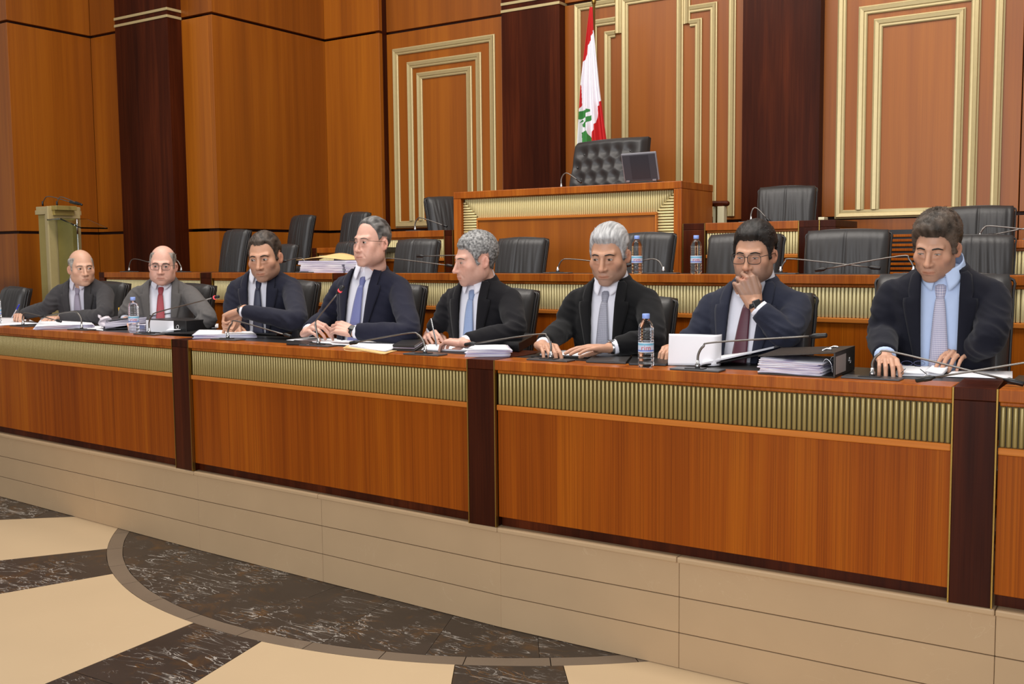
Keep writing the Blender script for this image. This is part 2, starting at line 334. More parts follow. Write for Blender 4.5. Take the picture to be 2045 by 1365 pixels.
def cabinet(A, B, zt, zb, label, depth=0.46, band=0.135, top=0.042, ledge=0.024, group=None, mat=None, gapz=0.045, cat='bench', ribmat=None):
    u, n, L = uv(A, B); c = (A + B) / 2; root = empty('bench_cabinet', (c[0], c[1], zb), label, cat, group)
    f = frame((A[0], A[1], 0), u, n); g = 0.002
    zr1 = zt - top - 0.016; zr0 = zr1 - band
    MB().box((g, -0.06, zr1 - 0.0), (L - g, -0.020, zt - top - 0.001), f).build('cove', M_EDGE, root, 0.004)
    MB().box((g, -0.06, zr0), (L - g, -0.026, zr1), f).build('rib_backing', M_GOLDBACK, root)
    rib_row(root, A, u, n, 0.004, L - 0.004, zr0 + 0.0005, band - 0.001, mt=ribmat)
    MB().box((g, -0.06, zr0 - ledge), (L - g, -0.009, zr0), f).build('ledge', M_LEDGE, root, 0.004)
    MB().box((g, -0.05, zb + gapz), (L - g, -0.02, zr0 - ledge - 0.001), f).build('front_panel', mat or M_DESK, root, 0.002)
    MB().box((g, -0.06, zb + 0.001), (L - g, -0.045, zb + gapz), f).build('plinth_recess', M_DARK, root)
    return root
def pilaster(A, B, zt, zb, label, depth=0.46, group=None, strips=True):
    u, n, L = uv(A, B); c = (A + B) / 2; root = empty('bench_pilaster', (c[0], c[1], zb), label, 'pilaster', group)
    f = frame((A[0], A[1], 0), u, n); s = 0.005 if strips else 0.0
    MB().box((s, -0.10, zb + 0.001), (L - s, -0.003, zt - 0.043), f).build('post', M_DARK, root, 0.002)
    MB().box((s, -depth, zt - 0.042), (L - s, -0.003, zt), f).build('top_inlay', M_DARK, root, 0.002)
    if strips:
        for a, b in ((0, s), (L - s, L)): MB().box((a, -0.02, zb + 0.001), (b, -0.001, zt - 0.001), f).build('brass_strip', M_BRASS, root)
    return root
def worktop(segs, zt, label, depth=0.46, top=0.042, wood_w=0.15):
    c = segs[0][0]; root = empty('bench_worktop', (c[0], c[1], zt), label, 'worktop')
    for A, B in segs:
        u, n, L = uv(A, B); f = frame((A[0], A[1], 0), u, n); g = 0.001
        MB().box((g, -wood_w, zt - top), (L - g, 0.0, zt), f).build('edge_board', M_EDGE, root, 0.003)
        MB().box((g, -depth, zt - top), (L - g, -wood_w - 0.001, zt - 0.001), f).build('leather_inlay', M_DESKPAD, root, 0.002)
    return root
cab_labels = ['cherry bench front section with gold ribs at the far left end', 'cherry bench front section below the three men with the lit microphones',
              'widest cherry bench front section, below the bottle and open binder', 'narrow visible bench front section right of the last dark pilaster']
cab_labels[1] = 'cherry bench front section between the first and second dark pilasters'
cab_labels[2] = 'widest cherry bench front section, below the tall label bottle and binder'
for (i, j), lb in zip(((0, 1), (2, 3), (4, 5), (6, 7)), cab_labels): cabinet(FP[i], FP[j], T1, Z1, lb, ribmat=M_SHADERIB)
for (i, j), lb in zip(((1, 2), (3, 4), (5, 6)), ['slim dark pilaster of the front bench below the second seated man', 'dark pilaster in the middle of the front bench', 'broad dark pilaster of the front bench below the last seated man']):
    pilaster(FP[i], FP[j], T1, Z1, lb)
worktop([(FP[0], FP[1]), (FP[2], FP[3]), (FP[4], FP[5]), (FP[6], FP[7])], T1, 'long front bench worktop of cherry edge boards and black leather')
# ------------------------------------------------------------------ stone plinth and tiers (structure)
plinth = MB().box((-14, 4.05, -0.02), (6, 9, Z1 - 0.01)).build('platform', M_CARPET); plinth['kind'] = 'structure'
trim = empty('trim_1', (-3, 3.7, 0)); trim['kind'] = 'structure'
jx = [180, 635, 1350, 1990]
COURSES = [(0.0, 0.1425), (0.1445, 0.287), (0.289, 0.428)]
line = [(FP[0], FP[2]), (FP[2], FP[4]), (FP[4], FP[7])]
for A, B in line:
    u, n, L = uv(A, B); f = frame((A[0], A[1], 0), u, n)
    MB().box((0, -0.45, 0), (L, -0.06, Z1 - 0.01), f).build('core', M_JOINT, trim)
    cuts = [0.0]
    for x in jx:
        q = onpl(x, 1100 if x > 500 else 1000, A, n)
        s = (q - A) @ u
        if 0.05 < s < L - 0.05: cuts.append(s)
    cuts.append(L)
    for a, b in zip(cuts[:-1], cuts[1:]):
        for z0, z1 in COURSES: MB().box((a + .0008, -0.058, z0 + .001), (b - .0008, -0.03, z1), f).build('stone_block', M_BEIGE, trim, 0.0015, 1)
        MB().box((a + .0008, -0.2, 0.431), (b - .0008, -0.004, Z1 - 0.0005), f).build('stone_nosing', M_BEIGE, trim, 0.006, 2)
# ------------------------------------------------------------------ second bench
T2 = 1.524; dep2 = proj(onz(1650, 757, T1))[2] * 1.36; R2P = CP + ray(1650, 552) * dep2; a2 = math.radians(-4); R2N = (-math.sin(a2), math.cos(a2), 0)
def r2(x, y): p = onpl(x, y, R2P, R2N); p[2] = T2; return p
SP = [r2(207, 541), r2(399, 543), r2(422, 543), r2(663, 546), r2(690, 546), r2(925, 547.5), r2(955, 547.5), r2(1197, 549.5), r2(1233, 549.5), r2(1500, 551.5), r2(1540, 551.5), r2(1850, 552.5), r2(1900, 552.5), r2(2045, 553)]
SP[13] = SP[12] + uv(SP[12], SP[13])[0] * 1.6
l2 = ['second row bench front behind the two men in grey suits', 'second row bench front between the tall empty chair and the paper pile', 'second row bench front behind the grey haired man with blue tie', 'second row bench front between the writing man and the white haired man',
      'second row bench front below the two background bottles', 'second row bench front behind the man with the hand on his mouth', 'second row bench front at the far right edge']
for k in range(7): cabinet(SP[2 * k], SP[2 * k + 1], T2, 0.46, l2[k], depth=0.36, band=0.146, top=0.044)
lp = ['dark pilaster of the second bench behind the man in red tie', 'dark pilaster of the second bench behind the man at the lit red microphone', 'dark pilaster of the second bench behind the writing man', 'dark pilaster of the second bench behind the white haired man', 'dark pilaster of the second bench behind the man in black glasses', 'dark pilaster of the second bench behind the bushy haired man']
for k in range(6): pilaster(SP[2 * k + 1], SP[2 * k + 2], T2, 0.46, lp[k], depth=0.36)
ue = uv(SP[0], SP[1])[0]; pilaster(SP[0] - ue * 0.08, SP[0], T2, 0.46, 'dark end post of the second bench beside the gold lectern', depth=0.36, strips=False)
worktop([(SP[2 * k], SP[2 * k + 1]) for k in range(7)], T2, 'second row worktop of cherry edge boards carrying two bottles', depth=0.36, top=0.044, wood_w=0.10)
tier2 = MB().box((-14, 5.5, 0.44), (6, 9.0, 0.80)).build('platform_upper', M_CARPET); tier2['kind'] = 'structure'
# ------------------------------------------------------------------ third row, wings
Y3 = 6.343; T3 = 1.83
tier3 = MB().box((-9.0, 6.9, 0.8), (6, 9.0, 1.08)).build('platform_top', M_CARPET); tier3['kind'] = 'structure'
def r3(x, y=445): p = ony(x, y, Y3); p[2] = T3; return p
cabinet(r3(715, 458), r3(886, 456), T3, 0.81, 'third row bench front left of the rostrum', depth=0.45, band=0.146, top=0.05)
pilaster(r3(886, 456), r3(904, 456), T3, 0.81, 'dark pilaster joining the left side of the rostrum', depth=0.45)
pilaster(r3(1363, 446), r3(1408, 446), T3, 0.81, 'dark pilaster joining the right side of the rostrum', depth=0.45)
cabinet(r3(1408, 446), r3(1594, 440), T3, 0.81, 'third row bench front right of the rostrum', depth=0.45, band=0.14, top=0.05)
pilaster(r3(1594, 440), r3(1637, 440), T3, 0.81, 'dark pilaster below the small brass block', depth=0.45)
pilaster(r3(1637.5, 440), r3(1669, 440), T3, 0.81, 'dark end post of the third bench near the vent', depth=0.5, strips=False)
worktop([(r3(715, 458), r3(886, 456))], T3, 'third row worktop left of the rostrum', depth=0.45, top=0.05, wood_w=0.1)
worktop([(r3(1408, 446), r3(1594, 440))], T3, 'third row worktop right of the rostrum', depth=0.45, top=0.05, wood_w=0.1)
def wing(x0, y0, x1, y1, pm, ylab, lab, ang):
    P0 = CP + ray(x0, y0) * (F / pm); a = math.radians(ang); nn = (-math.sin(a), math.cos(a), 0)
    A = onpl(x0, y0, P0, nn); B = onpl(x1, y1, P0, nn); B[2] = A[2]; return A, B
WA, WB = wing(632, 495, 735, 495.5, 246, 0, '', -8); TW = WA[2]
cabinet(WA, WB, TW, 0.81, 'short left wing bench front behind the paper pile', depth=0.4)
uw = uv(WA, WB)[0]; pilaster(WA - uw * 0.07, WA, TW, 0.81, 'dark end post of the left wing bench', depth=0.4)
worktop([(WA, WB)], TW, 'left wing worktop behind the paper pile', depth=0.4, wood_w=0.1)
VA, VB = wing(1885, 481, 2045, 480.5, 372, 0, '', 3); VB = VA + uv(VA, VB)[0] * 1.7; VB[2] = VA[2]; TV = VA[2]
cabinet(VA, VB, TV, 0.81, 'right wing bench front behind the bushy haired man', depth=0.34)
worktop([(VA, VB)], TV, 'right wing worktop behind the bushy haired man', depth=0.34, wood_w=0.12)
# ------------------------------------------------------------------ rostrum
ZR = 2.112
rl, rr = ony(905, 382, Y3)[0], ony(1361, 363, Y3)[0]
ros = empty('rostrum', ((rl + rr) / 2, Y3, 0.81), 'raised cherry rostrum framed with gold ribs', 'rostrum')
fr = lambda p: (p[0], Y3 - p[1], p[2])
def zat(x, y): return ony(x, y, Y3)[2]
zr1 = zat(1028, 393); zr0 = zat(1028, 432.5); xi0 = ony(920, 420, Y3)[0]; xi1 = ony(950, 434, Y3)[0]; xj0 = ony(1310, 424, Y3)[0]; xj1 = ony(1345, 420, Y3)[0]
MB().box((rl, -0.55, ZR - 0.05), (rr, 0.0, ZR), fr).build('top_board', M_EDGE, ros, 0.004)
MB().box((rl, -0.06, 0.81), (xi0, -0.002, ZR - 0.051), fr).build('stile', M_EDGE, ros, 0.002)
MB().box((xj1, -0.06, 0.81), (rr - 0.021, -0.002, ZR - 0.051), fr).build('stile', M_EDGE, ros, 0.002)
MB().box((xi0, -0.06, zr1), (xj1, -0.022, ZR - 0.051), fr).build('cove', M_EDGE, ros, 0.003)
MB().box((rr - 0.02, -0.54, 0.81), (rr, -0.002, ZR - 0.051), fr).build('side_panel', M_EDGE, ros, 0.002)
MB().box((rl, -0.54, 0.81), (rl + 0.02, -0.062, ZR - 0.051), fr).build('side_panel', M_EDGE, ros, 0.002)
MB().box((xi0, -0.06, 0.815), (xj1, -0.045, zr1), fr).build('rib_backing', M_GOLDBACK, ros)
MB().box((xi1, -0.044, zr0 - 0.02), (xj0, -0.008, zr0), fr).build('ledge', M_LEDGE, ros, 0.003)
MB().box((xi1, -0.044, 0.82), (xi1 + 0.012, -0.008, zr0 - 0.021), fr).build('ledge', M_LEDGE, ros, 0.002)
MB().box((xj0 - 0.012, -0.044, 0.82), (xj0, -0.008, zr0 - 0.021), fr).build('ledge', M_LEDGE, ros, 0.002)
MB().box((xi1 + 0.013, -0.043, 0.82), (xj0 - 0.013, -0.02, zr0 - 0.021), fr).build('front_panel', M_WALL, ros)
hb = zr1 - zr0; wL = xi1 - xi0; nv = 104; p = (xj1 - xi0) / nv
for i in range(nv):
    x = xi0 + p * (i + .5); e = min(x - xi0, xj1 - x); h = hb * min(1.0, e / wL)
    if h < 0.012: continue
    m = Matrix(((1, 0, 0, x), (0, 1, 0, Y3 + 0.045), (0, 0, h / 0.1345, zr1 - h), (0, 0, 0, 1))) @ Matrix.Diagonal((p * .43 / .009, 1.7, 1, 1)); place('rib', rib_mesh(0.009, 0.1345), m, ros)
ph = 0.0196; z = zr1 - ph / 2
while z > 1.45:
    e = min(1.0, (zr1 - z) / hb) * wL
    if e > 0.012:
        for xa in (xi0, xj1 - e):
            m = Matrix(((0, 0, e / 0.1345, xa), (0, 1, 0, Y3 + 0.045), (1, 0, 0, z), (0, 0, 0, 1))) @ Matrix.Diagonal((ph * .42 / .009, 1.7, 1, 1)); place('rib', rib_mesh(0.009, 0.1345), m, ros)
    z -= ph
# ------------------------------------------------------------------ walls
YW = 8.2; TOPZ = 4.9
GZ = (1.885, 1.912); UZ = (3.86, 3.885); VZ = (4.35, 4.38)
wall_back = MB().box((-9.4, YW + 0.05, 0), (3.5, YW + 0.2, TOPZ)).build('wall_back', M_GROOVE); wall_back['kind'] = 'structure'
def xw(x, y, Y=YW): return ony(x, y, Y)[0]
def vpanel(parent, x0, x1, Y, rows=None, mat=M_WALL, th=0.05, gap=0.0):
    for z0, z1 in rows or ((0.3, GZ[0]), (GZ[1], UZ[0]), (UZ[1], VZ[0]), (VZ[1], TOPZ)):
        MB().box((x0 + gap, Y, z0), (x1 - gap, Y + th, z1)).build('panel', mat, parent, 0.002)
def hpanel(parent, X, y0, y1, mat=M_WALL, sgn=1, rows=None):
    for z0, z1 in rows or ((0.3, GZ[0]), (GZ[1], UZ[0]), (UZ[1], VZ[0]), (VZ[1], TOPZ)):
        MB().box((min(X, X - sgn * 0.05), y0, z0), (max(X, X - sgn * 0.05), y1, z1)).build('panel', mat, parent, 0.002)
X669 = (xw(667, 73.6) + xw(670, 459)) / 2
YB = YW - 0.12                                      # the strip 669-760 stands a step forward
x760 = xw(759.5, 200, YB)
vpanel(wall_back, X669 - 0.02, x760, YB)
xA1 = xw(1003, 200); vpanel(wall_back, x760 - 0.03, xA1, YW)
MB().box((x760 - 0.05, YB + 0.01, 0.3), (x760 - 0.001, YW, TOPZ)).build('return_panel', M_DARK, wall_back)
x1118 = xw(1118, 200, YW - 0.1); xP0 = xw(1003, 200, YW - 0.1); x1131 = xw(1131, 200); x1490 = xw(1491, 200); x1644 = xw(1645, 200)
def wall_pilaster(x0, x1, Y0, Y1, bands=((3.86, 3.885), (3.925, 3.95))):
    zz = [0.3] + [v for b in bands for v in b] + [TOPZ]
    MB().box((x0, Y0, 0.3), (x1, Y1, TOPZ)).build('pilaster', M_DARK, wall_back, 0.002)
    for a, b in bands: MB().box((x0 - .004, Y0 - 0.008, a), (x1 + .004, Y1, b)).build('brass_band', M_GOLD, wall_back, 0.002)
wall_pilaster(xP0, x1118, YW - 0.1, YW + 0.04)
vpanel(wall_back, x1118, x1490, YW, rows=((0.3, GZ[0]), (GZ[1], UZ[0]), (UZ[1], VZ[0]), (VZ[1], TOPZ)))
wall_pilaster(x1490, xw(1637, 200, YW - 0.1), YW - 0.1, YW + 0.04)
x2040 = xw(2040, 200); vpanel(wall_back, x1644 - 0.06, x2040, YW); vpanel(wall_back, x2040 + 0.008, 3.4, YW)
def moulding(pts, w=0.062, parent=wall_back, Y=YW, closed=False):
    """gold moulding along a path of (x, z) on the wall, profile of three steps, mitred corners"""
    P = [np.array(p, float) for p in pts]; N = len(P)
    prof = [(-0.5, 0.0), (-0.5, 0.010), (-0.38, 0.016), (-0.16, 0.016), (-0.1, 0.024), (0.28, 0.03), (0.36, 0.018), (0.5, 0.014), (0.5, 0.0)]
    rings = []
    for i in range(N):
        a = P[i] - P[i - 1] if (i > 0 or closed) else P[1] - P[0]; b = P[(i + 1) % N] - P[i] if (i < N - 1 or closed) else P[i] - P[i - 1]
        a = a / np.linalg.norm(a); b = b / np.linalg.norm(b); na = np.array([-a[1], a[0]]); nb = np.array([-b[1], b[0]]); m = na + nb; m /= (m @ na)
        rings.append([(P[i][0] + m[0] * q * w, Y - d - 0.0005, P[i][1] + m[1] * q * w) for q, d in prof])
    if closed: rings.append(rings[0])
    return MB().loft(rings, True, not closed, smooth=False).build('moulding', M_GOLD, parent)
def mp(x, y): q = ony(x, y, YW); return (q[0], q[2])
# left bay: three nested frames standing on one rail
def frame3(outer, mids, zb, zt_out):
    (xl, xr) = outer; w = 0.066
    moulding([(xl, zb), (xl, zt_out), (xr, zt_out), (xr, zb)], w, closed=True)
    for (a, b, z) in mids: moulding([(a, zb + w / 2), (a, z), (b, z), (b, zb + w / 2)], w)
zA = mp(820, 447.5)[1]
frame3((mp(794, 300)[0], mp(984.5, 200)[0]), [(mp(822, 300)[0], mp(957, 200)[0], mp(890, 121)[1]), (mp(841, 300)[0], mp(938, 200)[0], mp(890, 145.5)[1])], zA, mp(890, 90)[1])
# right bay
zD = mp(1720, 427)[1]
frame3((mp(1680, 200)[0], mp(1996, 100)[0]), [(mp(1721.5, 200)[0], mp(1948, 100)[0], mp(1800, 12)[1]), (mp(1752, 200)[0], mp(1916.5, 150)[0], mp(1830, 37)[1])], zD, mp(1840, -42)[1])
# middle bay: stepped frames meeting a tall centre frame
zC = mp(1440, 432)[1]; w = 0.062
cl, cr_ = mp(1249, 150)[0], mp(1358, 150)[0]; zc = mp(1300, 1)[1] + 0.02
moulding([(cl, zC), (cl, zc), (cr_, zc), (cr_, zC)], w)
d2 = 0.062
l4, r4 = cl - d2, cr_ + d2
zo = mp(1190, 10)[1]; zs = mp(1210, 44)[1]; zt = mp(1228, 68)[1]
moulding([(l4, zt), (l4, 4.6)], w); moulding([(r4, 4.6), (r4, zt)], w)
lx = [mp(1155, 200)[0], mp(1187, 200)[0], mp(1214.5, 200)[0]]; rx = [mp(1462, 200)[0], mp(1425, 200)[0], mp(1395, 200)[0]]
for xl, xr, zz in zip(lx, rx, (zo, zs, zt)):
    moulding([(xl, zC), (xl, zz), (l4 - w / 2, zz)], w); moulding([(r4 + w / 2, zz), (xr, zz), (xr, zC)], w)
moulding([(lx[0] + w / 2, zC + w / 2), (rx[0] - w / 2, zC + w / 2)], w)
# left return walls
YE = onx(429, 230, X669)[1]
wall_left = MB().box((X669 - 0.45, YE + 0.06, 0), (X669 - 0.06, YW + 0.1, TOPZ)).build('wall_left', M_GROOVE); wall_left['kind'] = 'structure'
hpanel(wall_left, X669, YE, YB - 0.002)
def yx(x, y, Y): return ony(x, y, Y)[0]
x353 = yx(357.5, 230, YE); vpanel(wall_left, x353 - 0.02, X669 - 0.052, YE)
YP = YE - 0.16; x337 = yx(341, 230, YP); x232 = yx(236.5, 230, YP)
MB().box((x232, YP, 0.3), (x337, YE + 0.05, TOPZ)).build('pilaster', M_DARK, wall_left, 0.002)
for a, b in ((3.86, 3.885), (3.925, 3.95)): MB().box((x232 - .004, YP - .008, a), (x337 + .006, YE, b)).build('brass_band', M_GOLD, wall_left, 0.002)
x182 = yx(187, 230, YE); vpanel(wall_left, x182, x232 + 0.02, YE)
YF = onx(22, 230, x182)[1]
hpanel(wall_left, x182, YF, YE - 0.002)
vpanel(wall_left, x182 - 1.6, x182 - 0.052, YF)
MB().box((x182 - 1.7, YF + 0.06, 0), (x182 - 0.06, YE + 0.4, TOPZ)).build('backing', M_GROOVE, wall_left)
MB().box((x182 - 0.06, YE + 0.06, 0), (x353 + 0.3, YE + 0.4, TOPZ)).build('backing', M_GROOVE, wall_left)
# ------------------------------------------------------------------ people: signed-distance heads, skinned bodies
def ln(v): return np.sqrt((v * v).sum(-1))
def s_ell(p, c, r, rot=None):
    q = p - np.array(c)
    if rot is not None: q = q @ rot
    r = np.array(r); k0 = ln(q / r); k1 = ln(q / (r * r)); return k0 * (k0 - 1.0) / (k1 + 1e-9)
def s_cap(p, a, b, ra, rb=None):
    a = np.array(a); b = np.array(b); rb = ra if rb is None else rb
    ab = b - a; t = np.clip(((p - a) @ ab) / (ab @ ab), 0, 1); return ln(p - a - t[:, None] * ab) - (ra + (rb - ra) * t)
def smin(a, b, k):
    h = np.clip(0.5 + 0.5 * (b - a) / k, 0, 1); return b + (a - b) * h - k * h * (1 - h)
def ssub(a, b, k):
    h = np.clip(0.5 - 0.5 * (a + b) / k, 0, 1); return a + (-b - a) * h + k * h * (1 - h)
def rotx(a): a = math.radians(a); c, s = math.cos(a), math.sin(a); return np.array([[1, 0, 0], [0, c, -s], [0, s, c]])
def roty(a): a = math.radians(a); c, s = math.cos(a), math.sin(a); return np.array([[c, 0, s], [0, 1, 0], [-s, 0, c]])
def rotz(a): c, s = math.cos(a), math.sin(a); return np.array([[c, -s, 0], [s, c, 0], [0, 0, 1.]])
def head_sdf(h):
    jw, ck, no, fat, brow, lip = h.get('jaw', 1.0), h.get('cheek', 1.0), h.get('nose', 1.0), h.get('fat', 0.0), h.get('brow', 1.0), h.get('lip', 1.0)
    nb = h.get('neck', .93)
    def sd(p):
        ax = p.copy(); ax[:, 0] = np.abs(ax[:, 0])
        d = s_ell(p, (0, .016, .036), (.0755, .097, .087))
        d = smin(d, s_ell(p, (0, -.026, -.026), (.0635 + fat * .5, .0675, .085)), .03)
        d = smin(d, s_ell(p, (0, -.034, -.074), (.053 * jw + fat, .049, .042)), .03)
        d = smin(d, s_ell(ax, (.049 * jw + fat, -.006, -.062), (.019, .034, .030)), .03)
        d = smin(d, s_ell(p, (0, -.077, -.103), (.028, .016, .0165)), .022)
        d = smin(d, s_ell(ax, (.045, -.060, -.026), (.022, .019, .020 * ck)), .024)
        if fat > 0.003: d = smin(d, s_ell(ax, (.036, -.062, -.062), (.02, .02, .026)), .025)
        d = smin(d, s_cap(ax, (.008, -.0905, .0185), (.043, -.0745, .021), .0072 * brow), .016)
        d = ssub(d, s_ell(ax, (.0315, -.1035, -.002), (.0205, .0175, .0135)), .014)
        d = smin(d, s_ell(ax, (.0315, -.0795, -.001), (.0142, .0132, .0118)), .003)          # lids over the eyeball
        d = smin(d, s_cap(ax, (.022, -.089, -.0165), (.040, -.083, -.014), .004), .008)       # under-eye
        tip = (0, -.113 - .010 * (no - 1), -.040)
        d = smin(d, s_cap(p, (0, -.089, .012), tip, .0074, .0105), .012)
        d = smin(d, s_ell(p, (0, tip[1] + .002, -.041), (.0118, .0108, .0098)), .007)
        d = smin(d, s_ell(ax, (.0145, -.0995, -.0445), (.0084, .0100, .0080)), .006)
        d = ssub(d, s_ell(ax, (.0065, -.106, -.0525), (.0038, .0055, .0035)), .003)
        d = smin(d, s_ell(p, (0, -.081, -.071), (.030, .0205, .021)), .018)
        d = ssub(d, s_cap(p, (0, -.112, -.050), (0, -.1045, -.061), .0032), .006)
        up = np.array((-.023, -.0915, -.0725)); d = smin(d, s_cap(ax, (.0225, -.0895, -.0722), (.004, -.1018, -.0685), .0028, .0047 * lip), .005)
        d = smin(d, s_cap(ax, (.0205, -.0895, -.0755), (.0, -.0995, -.0795), .0030, .0056 * lip), .005)
        d = ssub(d, s_cap(ax, (.0245, -.0925, -.0732), (.0, -.1075, -.0738), .0017, .0022), .0035)
        d = ssub(d, s_ell(p, (0, -.1025, -.0895), (.018, .006, .0045)), .008)
        fold = h.get('fold', .5)
        if fold: d = ssub(d, s_cap(ax, (.018, -.102, -.045), (.033, -.089, -.071), .0022 * fold + .001), .006)
        # ears
        R = rotz(math.radians(-24)) @ rotx(-12)
        e = s_ell(ax, (.0800, .014, -.012), (.0058, .0172, .0300), R)
        e = ssub(e, s_ell(ax, (.0875, .010, -.010), (.0080, .0098, .0185), R), .003)
        e = ssub(e, s_ell(ax, (.0868, .016, .007), (.0052, .0058, .0095), R), .003)
        d = smin(d, e, .006)
        d = smin(d, s_cap(p, (0, .026, -.05), (0, .038, -.118), .050 * nb, .049 * nb), .026)
        return d
    return sd
NT, NP = 118, 168
_th = np.linspace(0.0, math.pi, NT); _ph = np.linspace(0, 2 * math.pi, NP, endpoint=False)
_T, _P = np.meshgrid(_th, _ph, indexing='ij')
DIRS = np.stack([np.sin(_T) * np.cos(_P), np.sin(_T) * np.sin(_P), np.cos(_T)], -1).reshape(-1, 3)
def trace(sd, it=34):
    t = np.full(len(DIRS), .225)
    for _ in range(it):
        d = sd(DIRS * t[:, None]); t = np.maximum(t - d * .85, .02)
    return t
def grid_faces():
    f = []
    for i in range(NT - 1):
        for j in range(NP):
            k = (j + 1) % NP; f.append((i * NP + j, (i + 1) * NP + j, (i + 1) * NP + k, i * NP + k))
    return f
GF = grid_faces()
def remesh(mb, voxel, smooth=1, name='body'):
    me = mb.mesh('tmp'); bm = bmesh.new(); bm.from_mesh(me); bmesh.ops.remove_doubles(bm, verts=bm.verts, dist=1e-6); bmesh.ops.recalc_face_normals(bm, faces=bm.faces); bm.to_mesh(me); bm.free()
    o = bpy.data.objects.new('tmp', me); COL.objects.link(o); md = o.modifiers.new('r', 'REMESH'); md.mode = 'VOXEL'; md.voxel_size = voxel; md.use_smooth_shade = True
    dg = bpy.context.evaluated_depsgraph_get(); r = bpy.data.meshes.new_from_object(o.evaluated_get(dg), depsgraph=dg); bpy.data.objects.remove(o); bpy.data.meshes.remove(me)
    r.name = name; V = np.empty(len(r.vertices) * 3); r.vertices.foreach_get('co', V); V = V.reshape(-1, 3)
    E = np.empty(len(r.edges) * 2, dtype=np.int32); r.edges.foreach_get('vertices', E); E = E.reshape(-1, 2); deg = np.bincount(E.ravel(), minlength=len(V)).astype(float)[:, None]
    for k in range(smooth):
        S = np.zeros_like(V)
        for c in range(3): S[:, c] = np.bincount(E[:, 0], V[E[:, 1], c], len(V)) + np.bincount(E[:, 1], V[E[:, 0], c], len(V))
        V = V + .5 * (S / np.maximum(deg, 1) - V)
    r.vertices.foreach_set('co', V.ravel()); r.polygons.foreach_set('use_smooth', np.ones(len(r.polygons), dtype=bool)); r.update()
    return r, V
def vcol(me, C):
    a = me.color_attributes.new('tint', 'FLOAT_COLOR', 'POINT'); a.data.foreach_set('color', np.concatenate([C, np.ones((len(C), 1))], 1).astype(np.float32).ravel())
def attr_mat(name, rough, sss=0.0, bump=0.1, bscale=500, sheen=0.0, spec=0.5, aniso=None):
    m, nt, b = mat_base(name); N = nt.nodes.new; L = nt.links.new
    at = N('ShaderNodeAttribute'); at.attribute_name = 'tint'; L(at.outputs['Color'], b.inputs['Base Color']); b.inputs['Roughness'].default_value = rough; b.inputs['Specular IOR Level'].default_value = spec
    if sss: b.inputs['Subsurface Weight'].default_value = sss; b.inputs['Subsurface Radius'].default_value = (0.6, 0.25, 0.15); b.inputs['Subsurface Scale'].default_value = 0.008
    tc = N('ShaderNodeTexCoord'); n = N('ShaderNodeTexNoise'); n.inputs['Scale'].default_value = bscale; n.inputs['Detail'].default_value = 2; L(tc.outputs['Object'], n.inputs['Vector'])
    bp = N('ShaderNodeBump'); bp.inputs['Strength'].default_value = bump; bp.inputs['Distance'].default_value = 0.001; L(n.outputs['Fac'], bp.inputs['Height']); L(bp.outputs['Normal'], b.inputs['Normal'])
    return m
M_SKIN = attr_mat('skin', 0.46, 0.12, 0.06, 350, spec=0.4); M_HAIR = attr_mat('hair', 0.5, 0, 0.7, 420, spec=0.3)
M_EYE = attr_mat('eyeball', 0.12, 0, 0.0)
M_SPEC = plain('dark_spectacle_frame', srgb(34, 30, 30), 0.3); M_SPECM = plain('metal_spectacle_frame', srgb(120, 108, 96), 0.3, 0.8)
def glass_mat(name, col=(1, 1, 1, 1), ior=1.05, rough=0.0, alpha=1.0):
    m, nt, b = mat_base(name); b.inputs['Base Color'].default_value = col; b.inputs['Transmission Weight'].default_value = 1.0; b.inputs['IOR'].default_value = ior; b.inputs['Roughness'].default_value = rough
    return m
M_LENS = glass_mat('spectacle_lens', (0.97, 0.97, 0.98, 1), 1.08)
def cloth(name, col, rough=0.85, weave=900, var=0.12, pat=None, sheen=0.25):
    m = plain(name, col, rough, bump=0.12, bscale=weave, var=var, vscale=60, sheen=sheen*.3, spec=0.15); return m
def tie_mat(name, c0, c1, scale=70, kind='check'):
    m, nt, b = mat_base(name); N = nt.nodes.new; L = nt.links.new
    uv = N('ShaderNodeTexCoord'); mp = N('ShaderNodeMapping'); mp.inputs['Rotation'].default_value = (0, 0, 0.785); mp.inputs['Scale'].default_value = (scale, scale, scale); L(uv.outputs['UV'], mp.inputs['Vector'])
    ck = N('ShaderNodeTexChecker'); ck.inputs['Scale'].default_value = 1.0; ck.inputs['Color1'].default_value = c0; ck.inputs['Color2'].default_value = c1; L(mp.outputs[0], ck.inputs['Vector'])
    L(ck.outputs['Color'], b.inputs['Base Color']); b.inputs['Roughness'].default_value = 0.5; b.inputs['Sheen Weight'].default_value = 0.3; return m
# torso sections, z measured down from the base of the neck: (z, half width, half depth, centre y)
TS = np.array([(.035, .064, .062, .000), (.010, .078, .070, .000), (-.012, .108, .080, .003), (-.033, .150, .090, .006), (-.052, .178, .099, .006), (-.085, .190, .110, .002), (-.17, .188, .122, -.006), (-.27, .180, .130, -.014), (-.38, .178, .138, -.02), (-.48, .188, .14, -.02), (-.58, .185, .135, -.012)])
def tsec(z, gut=0.0):
    zz = TS[::-1, 0]; a = np.interp(z, zz, TS[::-1, 1]); b = np.interp(z, zz, TS[::-1, 2]); c = np.interp(z, zz, TS[::-1, 3])
    g = gut * np.exp(-((np.asarray(z) + .36) / .16) ** 2); return a + g * .4, b + g * .5, c - g * .5
EXPN = 2.35
def torso_front(x, z, off=0.0, gut=0.0):
    a, b, c = tsec(z, gut); a = a + off; b = b + off
    q = np.clip(1 - np.clip(np.abs(x) / a, 0, 1) ** EXPN, 0, 1) ** (1 / EXPN); return c - b * q
